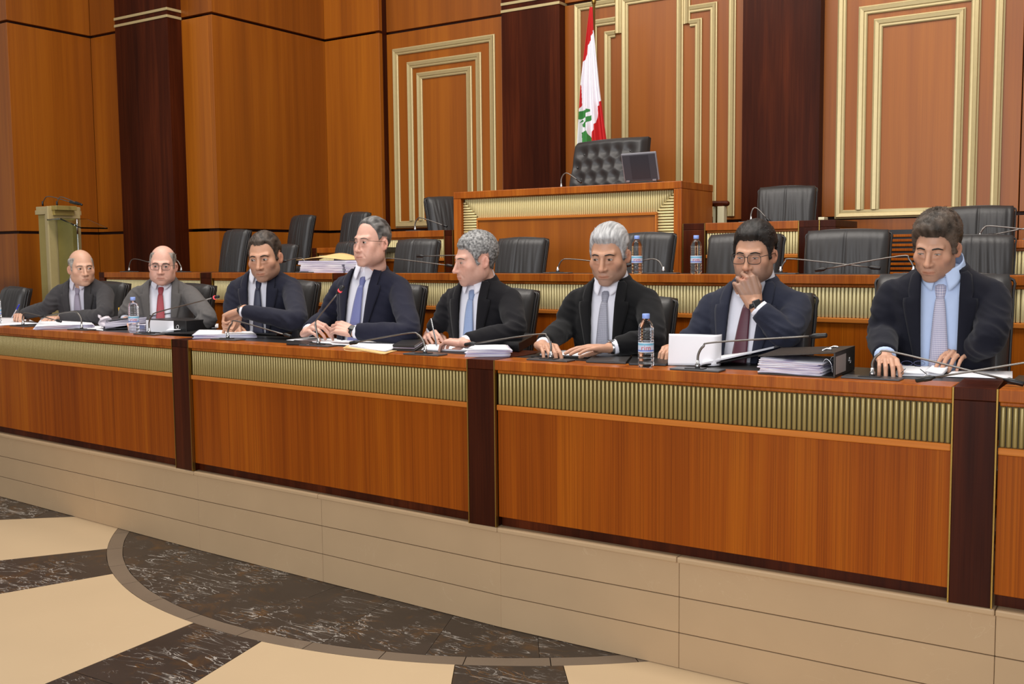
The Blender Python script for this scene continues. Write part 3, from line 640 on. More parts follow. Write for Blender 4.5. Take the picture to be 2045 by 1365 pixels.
def torso_rings(off, z0, z1, n=40, rows=26, gut=0.0, kx=1.0):
    out = []
    for z in np.linspace(z0, z1, rows):
        a, b, c = tsec(z, gut); a = (a + off) * kx; b = b + off; r = []
        for k in range(n):
            t = 2 * math.pi * k / n; cx, sx = math.cos(t), math.sin(t)
            r.append((a * math.copysign(abs(cx) ** (2 / EXPN), cx), c + b * math.copysign(abs(sx) ** (2 / EXPN), sx), z))
        out.append(r)
    return out
def catmull(P, k=6):
    P = [np.array(p, float) for p in P]; Q = [2 * P[0] - P[1]] + P + [2 * P[-1] - P[-2]]; out = []
    for i in range(1, len(Q) - 2):
        for j in range(k):
            t = j / k; out.append(.5 * (2 * Q[i] + (Q[i + 1] - Q[i - 1]) * t + (2 * Q[i - 1] - 5 * Q[i] + 4 * Q[i + 1] - Q[i + 2]) * t * t + (3 * Q[i] - Q[i - 1] - 3 * Q[i + 1] + Q[i + 2]) * t ** 3))
    out.append(P[-1]); return out
CURL = {'flat': [(8, 10, 8)] * 4, 'rest': [(22, 30, 18), (25, 34, 20), (28, 36, 22), (30, 38, 24)], 'write': [(38, 48, 22), (46, 58, 30), (58, 72, 40), (64, 78, 44)],
        'point': [(46, 22, 8), (52, 70, 40), (58, 76, 44), (60, 78, 44)], 'fist': [(62, 84, 50), (66, 88, 50), (68, 88, 52), (70, 88, 52)], 'press': [(34, 26, 4), (36, 30, 6), (34, 34, 10), (32, 34, 12)], 'hold': [(50, 40, 20), (48, 46, 24), (46, 50, 28), (46, 50, 28)]}
def hand(mb, W, f, d, side, curl='rest', s=1.0, thumb='rest', spread=1.0):
    """palm, four unequal bent fingers and a thumb from the side of the palm; W wrist, f finger direction, d back of hand"""
    f = np.array(f, float); f /= np.linalg.norm(f); d = np.array(d, float); d = d - f * (d @ f); d /= np.linalg.norm(d); t = np.cross(d, f) * (1 if side == 'R' else -1)
    W = np.array(W, float); L = lambda a, b, c: W + (f * a + t * b + d * c) * s
    side_k = (.031, .0105, -.0105, -.0300); reach = (.090, .093, .087, .078); ln_ = ((.044, .027, .022), (.049, .031, .023), (.045, .029, .023), (.036, .022, .020)); rr = (.0098, .0100, .0095, .0083)
    tips = []
    for i in range(4):
        k = L(reach[i], side_k[i], .006 - abs(i - 1) * .0025)
        mb.tube([L(.0, side_k[i] * .52, -.002), L(.045, side_k[i] * .8, .001), k], [.0150 * s, .0148 * s, .0112 * s], 10, round_ends=True)
        ang = 0; p = k; dr0 = f + t * (side_k[i] * 3.2 * spread); dr0 /= np.linalg.norm(dr0); pts = [k]; rad = [rr[i] * 1.06 * s]
        cu = CURL[curl][i] if isinstance(curl, str) else curl[i]
        for q, (l, a) in enumerate(zip(ln_[i], cu)):
            ang += math.radians(a); dr = dr0 * math.cos(ang) - d * math.sin(ang); mid = p + dr * l * .5 * s; p = p + dr * l * s
            pts += [mid, p]; rad += [rr[i] * (.93 - .06 * q) * s, rr[i] * (.97 - .11 * q) * s]
        mb.tube(pts, rad, 10, round_ends=True); tips.append(p)
    # fleshy palm
    mb.tube([L(.012, .02, -.007), L(.055, .024, -.008)], [.0135 * s, .012 * s], 10, round_ends=True); mb.tube([L(.012, -.016, -.007), L(.06, -.022, -.006)], [.0135 * s, .011 * s], 10, round_ends=True)
    tb = L(.018, .024, -.006); D = {'rest': ((.72, .62, -.30), (.86, .40, -.32), (.94, .22, -.26)), 'pinch': ((.66, .55, -.52), (.85, .10, -.52), (.88, -.10, -.46)), 'up': ((.6, .75, .2), (.8, .55, .2), (.9, .4, .1)), 'under': ((.6, .35, -.72), (.8, .0, -.6), (.85, -.2, -.5)), 'in': ((.80, .45, -.40), (.95, .1, -.30), (.98, -.05, -.2))}[thumb]
    p = tb; pts = [tb - f * .008 * s, tb]; rad = [.0125 * s, .0145 * s]
    for (a, b, c), l, r in zip(D, (.046, .034, .028), (.0122, .0108, .0082)):
        v = f * a + t * b + d * c; v /= np.linalg.norm(v); pts.append(p + v * l * .5 * s); p = p + v * l * s; pts.append(p); rad += [r * 1.0 * s, r * 1.0 * s]
    mb.tube(pts, rad, 10, round_ends=True); tips.append(p); return tips
from mathutils import noise as mnoise
def eye_parts(person, HM, h, s):
    for sg in (-1, 1):
        op = h.get('open', 1.0); gx, gz = h.get('gaze', (0, 0)); c = np.array((sg * .0315, -.0795, -.001)); R = .0149; P = []; Cc = []
        gd = np.array((gx, -1.0, gz)); gd /= np.linalg.norm(gd); nu, nv = 27, 13
        up = []; lo = []
        for j in range(nv):
            row = []
            for i in range(nu):
                u = -1 + 2 * i / (nu - 1); v = -1 + 2 * j / (nv - 1); x = u * .0128; hz = (1 - u * u) ** .75
                z = (v * .5 + .5) * (.0050 * op) * hz + (v * .5 - .5) * (.0046 * min(op, 1) ** .4) * hz - (1 - op) * .0012 + .0008 * u * sg * 1.0
                y = -math.sqrt(R * R - x * x - z * z) * .965; row.append(c + (x, y, z))
                q = np.array((x, y, z)) / R; ir = math.acos(max(-1, min(1, float(q @ gd) / np.linalg.norm(q))))
                Cc.append((.010, .008, .007) if ir < .17 else (h.get('iris', (.05, .025, .012)) if ir < .42 else (.50, .45, .42)))
            P.append(row)
            if j == nv - 1: up = row
            if j == 0: lo = row
        P = np.array(P).reshape(-1, 3) @ HM[0].T * s + HM[1]; mb = MB(); mb.grid(P.reshape(nv, nu, 3)); o = mb.build('eye', M_EYE, person, recalc=False); vcol(o.data, np.array(Cc))
        mb = MB(); tr = lambda p: np.array(p) @ HM[0].T * s + HM[1]
        mb.tube([tr(np.array(p) + (0, -.0006, .0004)) for p in up], [(.0003 + .0008 * math.sin(math.pi * min(1, max(0, i / 26))) ** .6) * s for i in range(27)], 5)
        mb.build('eyelashes', MATS['lash'], person)
plain('lash', srgb(30, 22, 18), 0.7)
def hair_mask(p, hp):
    x, y, z = np.abs(p[:, 0]), p[:, 1], p[:, 2]; w = np.array([mnoise.noise(Vector(v * 95)) + .8 * mnoise.noise(Vector(v * 230)) for v in p]) * .0042
    line = np.interp(y, hp['y'], hp['z']) + (hp.get('temple', 0.0) + .006) * np.exp(-((x - .042) / .016) ** 2) * (y < -.02) + w
    m = np.minimum((z - line) / .014, 4.0)
    if 'bald' in hp:
        bz, by = hp['bald']; m = np.minimum(m, (bz - z + np.clip((y - by) / .03, 0, 1) * .05 - .006) / .012); m = np.minimum(m, (y + .045 + w) / .014)
    ear = (x > .070) & (np.hypot(y - .012, z + .010) < .038); return np.where(ear, -3, m)
def tinted(mb, name, mat, parent, col): o = mb.build(name, mat, parent); vcol(o.data, np.tile(np.array(col[:3]), (len(o.data.vertices), 1))); return o
def person(cfg):
    h = cfg['head']; hx, hy = cfg['head_px']; Yh = cfg['Y']; hc = ony(hx, hy, Yh); pm = pxm(hc); s = cfg['head_h'] / pm / .238
    def facing(rel, P=hc): d = -P[:2] / np.linalg.norm(P[:2]); return math.atan2(d[0], -d[1]) + math.radians(rel)
    HR = rotz(facing(cfg['yaw'])) @ rotx(cfg.get('pitch', 0)) @ roty(cfg.get('roll', 0)); HM = (HR, hc)
    # torso frame
    st = cfg.get('st', 1.0); th = facing(cfg['byaw']); BR = rotz(th) @ rotx(cfg.get('lean', 12)) @ roty(cfg.get('tilt', 0))
    nx, ny = cfg['notch_px']; notch = ony(nx, ny, Yh + cfg.get('notch_dy', -0.01)); Nb = notch - BR @ (np.array((0, -.068, -.052)) * st)
    TL = lambda p: (np.asarray(p, float) * st) @ BR.T + Nb
    INV = lambda p: ((np.asarray(p, float) - Nb) @ BR) / st
    root_loc = (Nb[0], Nb[1], Z1 + 0.46)
    gut = cfg.get('gut', 0.0); vt, vb, vs = cfg.get('v', (.066, .045, 0.0))
    # ---------------- skin body: head, neck, slim trunk, arms, hands in one surface
    sd = head_sdf(h); t = trace(sd); HP = DIRS * t[:, None]; hs = np.array(h.get('scale', (1, 1, 1)))
    W = (HP * hs) @ HR.T * s + hc; mb = MB(); mb.add(W, GF)
    mb.tube([hc + HR @ (np.array((0, .026, -.07)) * s), (hc + HR @ (np.array((0, .034, -.14)) * s) + TL((0, 0, .03))) / 2, TL((0, .004, .0)), TL((0, .005, -.05))], [.045 * s, .050 * s * h.get('neck', .93), .052 * st * h.get('neck', .93), .045 * st], 20, round_ends=True)
    mb.loft([[tuple(q) for q in TL(r)] for r in torso_rings(-.045, -.03, -.56, 24, 12, 0)])
    arms = {}
    for sd_, sg in (('R', -1), ('L', 1)):
        a = cfg['arms'][sd_]; S = TL((sg * .160, .004, -.100)); E_ = ony(*a['elbow']); Wr = ony(*a['wrist']); K = ony(*a['knuckle']); arms[sd_] = (S, E_, Wr, K, a)
        apath = catmull([TL((sg * .08, .0, -.09)), S, S * .5 + E_ * .5 + BR @ np.array((sg * .008, 0, 0)), E_, E_ * .5 + Wr * .5, Wr], 4); mb.tube(apath, list(np.interp(np.linspace(0, 5, len(apath)), [0, 1, 2, 3, 4, 5], [.03, .036, .034, .028, .027, .0255]) * st), 10, round_ends=True)
        f = K - Wr; mb.tube([Wr - f / np.linalg.norm(f) * .03, Wr + f / np.linalg.norm(f) * .012], [.0255 * s, .024 * s], 12, round_ends=True, flat=.78, up=a.get('dorsal', (0, 0, 1)))
        a['tips'] = hand(mb, Wr, f, a.get('dorsal', (0, 0, 1)), sd_, a.get('curl', 'rest'), s * a.get('hs', 1.0) * cfg.get('hand', .98), a.get('thumb', 'rest'), a.get('spread', 1.0))
    me, V = remesh(mb, cfg.get('voxel', .0030), 1, 'person'); me.materials.append(M_SKIN)
    q = ((V - hc) @ HR) / s / hs; aq = np.abs(q[:, 0]); base = np.array(cfg['skin'][:3]); C = np.tile(base, (len(V), 1))
    g = lambda d2, w: np.exp(-d2 / (w * w))
    def mixc(c, w): nonlocal C; w = np.clip(w, 0, 1)[:, None]; C = C * (1 - w) + np.array(c) * w
    mixc(base * (1.04, .84, .80), .4 * g((aq - .044) ** 2 + (q[:, 1] + .07) ** 2 + (q[:, 2] + .03) ** 2, .03)); mixc(base * (1.03, .80, .75), .45 * g(aq ** 2 + (q[:, 1] + .112) ** 2 + (q[:, 2] + .042) ** 2, .018))
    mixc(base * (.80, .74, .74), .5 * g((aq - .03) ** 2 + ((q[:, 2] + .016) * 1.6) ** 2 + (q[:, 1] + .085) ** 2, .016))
    mixc(base * (1.04, .72, .66), .5 * (aq > .072) * g((q[:, 1] - .012) ** 2 + (q[:, 2] + .012) ** 2, .04))
    stub = cfg.get('stubble', 0.0)
    if stub:
        ms = (1 / (1 + np.exp((q[:, 2] + .050 + .25 * np.maximum(0, .03 - aq) * 0 - .018 * (aq > .05)) / .006))) * (q[:, 1] < .0) * (q[:, 2] > -.135); ms *= 1 - .8 * g(((aq) / 1.5) ** 2 + (q[:, 1] + .1) ** 2 + ((q[:, 2] + .073) * 2) ** 2, .017)
        mixc(np.array(cfg.get('stub_col', (.12, .09, .08))), stub * ms)
    mixc(base * (.90, .62, .58), .7 * (aq < .025) * g(((q[:, 2] + .0735) / 1.0) ** 2 + (np.maximum(0, aq - .018) * 1.5) ** 2, .0065) * (q[:, 1] < -.085))
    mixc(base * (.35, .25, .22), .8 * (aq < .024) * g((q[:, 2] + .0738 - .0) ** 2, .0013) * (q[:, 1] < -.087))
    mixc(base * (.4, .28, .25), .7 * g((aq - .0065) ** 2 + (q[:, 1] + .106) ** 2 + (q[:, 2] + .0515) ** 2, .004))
    hp = cfg['hair']; mk_ = hair_mask(q, hp); mixc((np.array(hp['c0']) * .6 + np.array(hp['c1']) * .4), .8 * np.clip((mk_ + .55) / 1.0, 0, 1) * (q[:, 2] > -.08) * (ln(q) < .14))
    n_ = np.array([mnoise.noise(Vector(p * 90)) for p in V]) if cfg.get('freckle', True) else np.zeros(len(V)); C *= (1 + .05 * n_)[:, None]
    vcol(me, np.clip(C, 0, 1)); Pn = bpy.data.objects.new('person', me); COL.objects.link(Pn); tag(Pn, cfg['label'], 'person', 'men seated at the front bench')
    eye_parts(Pn, (HR * hs, hc) if False else (HR @ np.diag(hs), hc), h, s)
    HT = lambda p: (np.asarray(p, float) * hs) @ HR.T * s + hc
    # ---------------- hair
    hp = cfg['hair']; p = HP; x, y, z = np.abs(p[:, 0]), p[:, 1], p[:, 2]
    m = hair_mask(p, hp)
    k = np.clip(m, 0, 1); k = k * k * (3 - 2 * k); th_ = hp['t'] + hp.get('top', 0) * np.clip((z - .03) / .07, 0, 1) + hp.get('front', 0) * np.clip((-y - .0) / .07, 0, 1) * np.clip((z - .05) / .03, 0, 1)
    fr, ap = hp.get('freq', 60), hp.get('amp', .003); pp = p * np.array(hp.get('stretch', (1, .35, .6)))
    nz = np.array([mnoise.noise(Vector(v * fr)) + .5 * mnoise.noise(Vector(v * fr * 2.3)) for v in pp]); side = np.sign(p[:, 0]) 
    tt = np.where(m > -.15, k * (th_ + ap * nz), -.010); tt = np.where((m <= -.15), -.010, np.maximum(tt, -.002))
    HPh = p + DIRS * tt[:, None]; sel = m > -.9
    F_ = [f for f in GF if sel[f[0]] or sel[f[1]] or sel[f[2]] or sel[f[3]]]; used = sorted({i for f in F_ for i in f}); mp_ = {o: i for i, o in enumerate(used)}
    mbh = MB(); mbh.add(HT(HPh[used]), [tuple(mp_[i] for i in f) for f in F_], 0, True); hair = mbh.build('hair', M_HAIR, Pn, recalc=False)
    c0, c1 = np.array(hp['c0']), np.array(hp['c1']); w_ = np.clip(.5 + .9 * nz + hp.get('grey', 0) * np.clip((.02 - z) / .04, 0, 1) * (x > .05), 0, 1)[used][:, None]
    vcol(hair.data, c0 * (1 - w_) + c1 * w_)
    # strands: short tapered locks lying on the hair so the outline breaks up
    ns = hp.get('strands', 0)
    if ns:
        mbs = MB(); idx = np.where((m > .55) & (z > hp.get('smin', -.04)))[0]; pick = rng.choice(idx, ns); comb = np.array(hp.get('comb', (0, .6, .8))); wild = hp.get('wild', .35); sl = hp.get('slen', .016); cs = []
        for i in pick:
            nrm = DIRS[i]; b = HPh[i] - nrm * .003; cv = comb.copy(); cv[0] *= np.sign(p[i, 0]); v = cv - nrm * (cv @ nrm) * (1 - hp.get('lift', .25)) + nrm * hp.get('lift', .25) + rng.normal(0, wild, 3); v /= np.linalg.norm(v)
            u = np.cross(v, nrm); u /= np.linalg.norm(u) + 1e-9; l = sl * rng.uniform(.6, 1.3); wd = hp.get('sw', .0011); e1 = b + v * l * .5 + nrm * .001; e2 = b + v * l - nrm * l * .12
            o = len(mbs.v); mbs.add(HT([b - u * wd, b + u * wd, e1 + u * wd * .9, e1 - u * wd * .9, e2]), [(0, 1, 2, 3), (3, 2, 4)], 0, True); w2 = rng.uniform(0, 1); cs += [c0 * (1 - w2) + c1 * w2] * 5
        o = mbs.build('hair_strands', M_HAIR, Pn, recalc=False); vcol(o.data, np.array(cs)); o['kind'] = 'stuff'
    for sg in (-1, 1):
        bw = h.get('browt', 1.0); pts = [(sg * .0135, -.0995, .0175), (sg * .023, -.0985, .0200 + h.get('arch', 0)), (sg * .035, -.0915, .0205 + h.get('arch', 0)), (sg * .048, -.0775, .0135)]
        cat = catmull(pts, 5); d_ = sd(np.array(cat)); nn = np.array(cat) / ln(np.array(cat))[:, None]; cat = np.array(cat) - nn * (d_[:, None] - .0006)
        mbb = MB(); mbb.tube(HT(cat), [(.0008 + .0021 * math.sin(math.pi * (.12 + .8 * i / (len(cat) - 1))) ** .8) * bw * s for i in range(len(cat))], 8, flat=.95); tinted(mbb, 'eyebrow', M_HAIR, Pn, h.get('browc', (.02, .014, .01)))
    # ---------------- shirt, collar, tie
    shirt = MB().loft([[tuple(q_) for q_ in TL(r)] for r in torso_rings(-.013, .012, -.57, 36, 22, gut)]).build('shirt', cfg['shirt'], Pn)
    mbc = MB(); R_, Cc_ = 9, 44; G = np.zeros((R_, Cc_, 3))
    for j in range(Cc_):
        fr_ = j / (Cc_ - 1); ph = math.radians(-90 + 9 + fr_ * 342); back = (1 - math.cos(math.radians(9 + fr_ * 342))) / 2
        e = max(0, 1 - min(fr_, 1 - fr_) / .17)
        for i in range(R_):
            v = i / (R_ - 1)
            if v < .3: w = v / .3; rad = .0645 + .001 * w; zz = (-.012 - .014 * (1 - back)) * (1 - w) + (.058 - .052 * (1 - back)) * w
            else: w = (v - .3) / .7; rad = .0665 + .012 * w + .010 * e * w; zz = (.059 - .052 * (1 - back)) * (1 - w) + (.006 - .040 * (1 - back) - .034 * e ** 1.2) * w
            xx = rad * math.cos(ph) + (math.copysign(.014 * e * w, math.cos(ph)) if v >= .3 else 0); yy = rad * 1.04 * math.sin(ph) - .006 * (1 - back) - (.008 * e * w if v >= .3 else 0); G[i, j] = (xx * 1.02, yy * 1.02 + .003, zz + .014)
    mbc.grid(TL(G.reshape(-1, 3)).reshape(R_, Cc_, 3), thick=.0016 * st); mbc.build('shirt_collar', cfg['shirt'], Pn)
    if cfg.get('tie'):
        sh = cfg.get('tie_shift', 0.0); rows = 26; Gt = np.zeros((rows, 7, 3)); zt, zb = -.080, cfg.get('tie_end', -.50)
        for i in range(rows):
            v = i / (rows - 1); z_ = zt + (zb - zt) * v; hw = .0112 + .0262 * min(1, v * 1.25) ** .62; xc = sh * v + vs * v
            for j in range(7):
                u = -1 + j / 3; x_ = xc + u * hw; Gt[i, j] = (x_, torso_front(xc, z_, -.013, gut) - .012 + .004 * u * u + .004 * math.exp(-v * 20), z_)
        mt = MB(); mt.grid(TL(Gt.reshape(-1, 3)).reshape(rows, 7, 3), thick=-.004 * st); tie = mt.build('tie', cfg['tie'], Pn); me_ = tie.data; uvl = me_.uv_layers.new(name='uv'); n_v = rows * 7
        for lp_ in me_.loops: vi = lp_.vertex_index % n_v; uvl.data[lp_.index].uv = ((vi % 7 / 6 - .5) * .075, (vi // 7) / (rows - 1) * .42)
        kn = []
        for z_, hw, dp in ((-.036, .010, .006), (-.042, .0195, .013), (-.055, .0195, .016), (-.072, .0165, .015), (-.086, .0130, .012), (-.092, .0105, .008)):
            kn.append([TL((hw * math.cos(a_) + 0, min(torso_front(0, z_, -.013, gut) + .002, -.070) - dp * math.sin(a_) * .8, z_)) for a_ in np.linspace(0, 2 * math.pi, 13)[:-1]])
        mk = MB(); mk.loft(kn); k_ = mk.build('tie_knot', cfg['tie'], Pn); uvl = k_.data.uv_layers.new(name='uv')
        for lp_ in k_.data.loops: vi = lp_.vertex_index; uvl.data[lp_.index].uv = (vi % 12 * .008, vi // 12 * .012)
    # ---------------- jacket with open front
    mj = MB(); mj.loft([[tuple(q_) for q_ in TL(r)] for r in torso_rings(.0, .022, -.57, 44, 30, gut)])
    for sd_, sg in (('R', -1), ('L', 1)):
        S, E_, Wr, K, a = arms[sd_]; cuff = Wr + (E_ - Wr) / np.linalg.norm(E_ - Wr) * a.get('cuff', .028); mid = S * .5 + E_ * .5 + BR @ np.array((sg * .008, 0, 0)); 
        path = catmull([TL((sg * .09, .004, -.092)), TL((sg * .158, .004, -.100)), mid, E_, E_ * .5 + cuff * .5, cuff], 5); ra = np.interp(np.linspace(0, 5, len(path)), [0, 1, 2, 3, 4, 5], [.050, .064, .060, .053, .050, .0425]) * st * cfg.get('sleeve', 1.0)
        mj.tube(path, list(ra), 20)
    jm, JV = remesh(mj, cfg.get('jvoxel', .0075), 4, 'jacket')
    jl = INV(JV); nz = np.array([mnoise.noise(Vector((p_[0] * 13 + p_[2] * 7, p_[1] * 13, p_[2] * 30 - abs(p_[0]) * 12))) for p_ in JV]); nz2 = np.array([mnoise.noise(Vector((p_[0] * 9 + 5, p_[1] * 9, p_[2] * 9))) for p_ in JV])
    arm_d = np.minimum(ln(JV - arms['R'][1]), ln(JV - arms['L'][1])); arm_d = np.minimum(arm_d, np.minimum(ln(JV - arms['R'][0]) + .05, ln(JV - arms['L'][0]) + .05)); wgt = .35 + 1.0 * np.exp(-(arm_d / .11) ** 2)
    vn = np.empty(len(JV) * 3); jm.vertices.foreach_get('normal', vn); vn = vn.reshape(-1, 3)
    JV = JV + vn * ((.0135 * (.32 - np.abs(nz)) * wgt + .005 * nz2 * wgt))[:, None]; jm.vertices.foreach_set('co', JV.ravel()); jm.update()
    bm = bmesh.new(); bm.from_mesh(jm)
    vx = lambda z_, sg: sg * (vb + (vt - vb) * np.clip((z_ + .45) / .45, -.3, 1.4)) + vs * np.clip(-z_ / .45, 0, 1.2)
    for sg in (-1, 1):
        p0 = np.array((vx(0.0, sg), 0, 0.0)); p1 = np.array((vx(-.45, sg), 0, -.45)); dv_ = p1 - p0; nn = np.cross(dv_, (0, 1, 0)); nn /= np.linalg.norm(nn)
        bmesh.ops.bisect_plane(bm, geom=bm.verts[:] + bm.edges[:] + bm.faces[:], plane_co=Vector(TL(p0)), plane_no=Vector(BR @ nn), dist=1e-5)
    dele = []
    FCs = np.array([f.calc_center_median() for f in bm.faces]); fl = INV(FCs); yf = torso_front(fl[:, 0], np.clip(fl[:, 2], -.57, .02), 0, gut)
    inside = (fl[:, 0] > vx(fl[:, 2], -1)) & (fl[:, 0] < vx(fl[:, 2], 1)) & (np.abs(fl[:, 1] - yf) < .03) & (fl[:, 1] < .0)
    collar_top = (fl[:, 2] > .012)
    faces = list(bm.faces); bmesh.ops.delete(bm, geom=[faces[i] for i in np.where(inside | collar_top)[0]], context='FACES')
    for f in bm.faces: f.smooth = True
    bm.to_mesh(jm); bm.free(); jm.materials.append(cfg['suit']); J = link('jacket', jm, Pn); sl_ = J.modifiers.new('cloth', 'SOLIDIFY'); sl_.thickness = .003; sl_.offset = -1
    # lapels and collar of the jacket
    for sg in (-1, 1):
        zs = np.array([.004, -.002, -.01, -.035, -.06, -.078, -.0815, -.10, -.13, -.18, -.24, -.30, -.36, -.40]); ow = np.array([.020, .026, .034, .040, .043, .040, .058, .060, .056, .046, .034, .022, .010, .003]); Gl = np.zeros((len(zs), 6, 3))
        for i, (z_, w) in enumerate(zip(zs, ow)):
            for j in range(6):
                u = j / 5; xe = vx(z_, sg) * (1.0 if z_ < 0 else 1.0); x_ = xe + sg * w * u - sg * .002; Gl[i, j] = (x_, torso_front(x_, z_, .004, gut) - .0035 - .004 * math.sin(math.pi * min(1, u + .15)) - .002, z_)
        ml = MB(); ml.grid(TL(Gl.reshape(-1, 3)).reshape(len(zs), 6, 3), thick=-.0035 * st * sg); ml.build('lapel', cfg['suit'], Pn)
    mcj = MB(); Gc = np.zeros((5, 26, 3))
    for j in range(26):
        fr_ = j / 25; dg_ = -90 + 44 + fr_ * 272; ph = math.radians(dg_); back = (1 - math.cos(math.radians(44 + fr_ * 272))) / 2
        for i in range(5):
            v = i / 4; rad = .079 + .026 * v; zz = (.010 + .018 * back) * (1 - v) + (-.026 + .012 * back) * v; Gc[i, j] = (rad * math.cos(ph), rad * .98 * math.sin(ph) + .006 - .006 * v, zz + .006 * math.sin(math.pi * v))
    mcj.grid(TL(Gc.reshape(-1, 3)).reshape(5, 26, 3), thick=.004 * st); mcj.build('jacket_collar', cfg['suit'], Pn)
    # cuffs, watches, trousers
    for sd_ in 'RL':
        S, E_, Wr, K, a = arms[sd_]; dr = (Wr - E_) / np.linalg.norm(Wr - E_); c0_ = Wr - dr * a.get('cuff', .028); r_ = .036 * st
        mcf = MB(); mcf.tube([c0_ - dr * .03, c0_ + dr * .001, c0_ + dr * .014], [r_, r_, r_ * .97], 18, flat=.88, up=a.get('dorsal', (0, 0, 1))); mcf.build('shirt_cuff', cfg['shirt'], Pn)
        if a.get('watch'):
            f = K - Wr; f /= np.linalg.norm(f); d = np.array(a.get('dorsal', (0, 0, 1)), float); d -= f * (d @ f); d /= np.linalg.norm(d); u_ = np.cross(f, d); c_ = Wr - dr * .008; mw = MB()
            mw.loft([[c_ + f * o_ + (u_ * math.cos(t_) * .0305 + d * math.sin(t_) * .0255) * s for t_ in np.linspace(0, 2 * math.pi, 25)[:-1]] for o_ in (-.009, .009)]); w_o = mw.build('wristwatch', a['watch'], Pn)
            mf = MB(); fr2 = frame(c_ + d * .0255 * s, f, u_, d); mf.box((-.017, -.016, -.003), (.017, .016, .006), fr2); mf.build('watch_face', M_BLACK if a['watch'] is not M_CHROME else M_CHROME, w_o, .004)
    mtz = MB(); hip = TL((0, .02, -.50)); fw = np.array((math.sin(th), -math.cos(th), 0)); sx_ = np.array((math.cos(th), math.sin(th), 0)); hip = np.array((hip[0], hip[1], Z1 + .55))
    for sg in (-1, 1): mtz.tube([hip + sx_ * sg * .09, hip + sx_ * sg * .11 + fw * .22, hip + sx_ * sg * .12 + fw * .40 - (0, 0, .02), hip + sx_ * sg * .12 + fw * .42 - (0, 0, .10), hip + sx_ * sg * .12 + fw * .38 - (0, 0, .46)], [.09, .082, .068, .062, .052], 14)
    mtz.build('trousers', cfg['suit'], Pn)
    cfg['_'] = dict(HT=HT, TL=TL, arms=arms, HR=HR, BR=BR, hc=hc, s=s, st=st, Nb=Nb, th=th)
    return Pn
def spectacles(cfg, Pn, mat, w=.026, hgt=.018, rim=.0011, rimless=False, dz=-.004):
    HT = cfg['_']['HT']; s = cfg['_']['s']; root = None; m = MB()
    for sg in (-1, 1):
        loop = []
        for t_ in np.linspace(0, 2 * math.pi, 29)[:-1]:
            x_ = sg * .0325 + w * .98 * math.copysign(abs(math.cos(t_)) ** .6, math.cos(t_)); z_ = dz + hgt * math.copysign(abs(math.sin(t_)) ** .62, math.sin(t_)); loop.append((x_, -.1085 + .13 * max(0, abs(x_) - .02) ** 1.0 * .28, z_))
        if not rimless: m.tube([HT(p) for p in loop + loop[:2]], rim * s, 6)
        cfg.setdefault('lens', []).append(loop)
        e = sg * (.0325 + w); m.tube([HT((e, -.1075 + .0012, dz + hgt * .55)), HT((e + sg * .006, -.098, dz + hgt * .6)), HT((sg * .079, -.04, dz + hgt * .5)), HT((sg * .084, .005, dz + .008)), HT((sg * .084, .022, dz - .012))], rim * 1.1 * s, 6)
    m.tube([HT((-.0075, -.109, dz + .006)), HT((0, -.1125, dz + .0095)), HT((.0075, -.109, dz + .006))], rim * 1.2 * s, 6)
    fo = m.build('spectacles', mat, Pn)
    for loop in cfg['lens']:
        ml = MB(); ml.loft([[HT(np.array(p) + (0, o_, 0)) for p in loop] for o_ in (-.0006, .0006)], smooth=False); ml.build('lens', M_LENS, fo)
# ------------------------------------------------------------------ the eight seated men
def zy(x, y, z=T1 + .042): return (x, y, float(onz(x, y, z)[1]))
WHITE = cloth('white_shirt_cotton', srgb(226, 226, 236), 0.8, var=.03, sheen=.1); LBLUE = cloth('light_blue_shirt_cotton', srgb(186, 204, 236), 0.8, var=.03, sheen=.1); PINKW = cloth('lilac_white_shirt_cotton', srgb(218, 214, 226), 0.8, var=.03, sheen=.1)
HY = [-.11, -.085, -.06, -.042, -.030, -.012, -.004, .036, .044, .08, .11]; HZ = [.072, .070, .060, .035, -.018, -.022, .030, .030, -.045, -.068, -.072]
def hz(d=0, **k): return [v + (d if i < 4 else 0) for i, v in enumerate(HZ)]
SK = dict(a=srgb(200, 156, 132), b=srgb(206, 160, 140), c=srgb(194, 148, 122), d=srgb(190, 144, 118), e=srgb(208, 162, 144))
PEOPLE = []
def man(**k): PEOPLE.append(k)
man(label='bald man in dark grey suit and lilac tie writing with a blue pen', head_px=(163, 535), Y=4.42, head_h=70, yaw=12, pitch=2, roll=-2, byaw=-24, lean=14, st=.96, notch_px=(156, 577), skin=SK['a'], v=(.062, .05, .0), voxel=.0038,
    head=dict(jaw=1.0, fat=.003, fold=1.0, nose=1.15, gaze=(.25, 0), open=.9, browc=(.10, .085, .07), browt=.8), hair=dict(y=HY, z=hz(), bald=(.074, .07), t=.004, amp=.002, c0=(.16, .145, .13), c1=(.42, .39, .36)),
    shirt=PINKW, tie=tie_mat('lilac_grey_tie', srgb(140, 130, 148), srgb(152, 142, 160), 300), suit=cloth('dark_grey_wool', srgb(58, 56, 58)),
    arms=dict(R=dict(elbow=(98, 612, 4.3), wrist=zy(44, 628, T1 + .05), knuckle=zy(22, 634, T1 + .045), curl='write', thumb='pinch'), L=dict(elbow=(206, 630, 4.3), wrist=zy(121, 634), knuckle=zy(97, 636), curl='rest')))
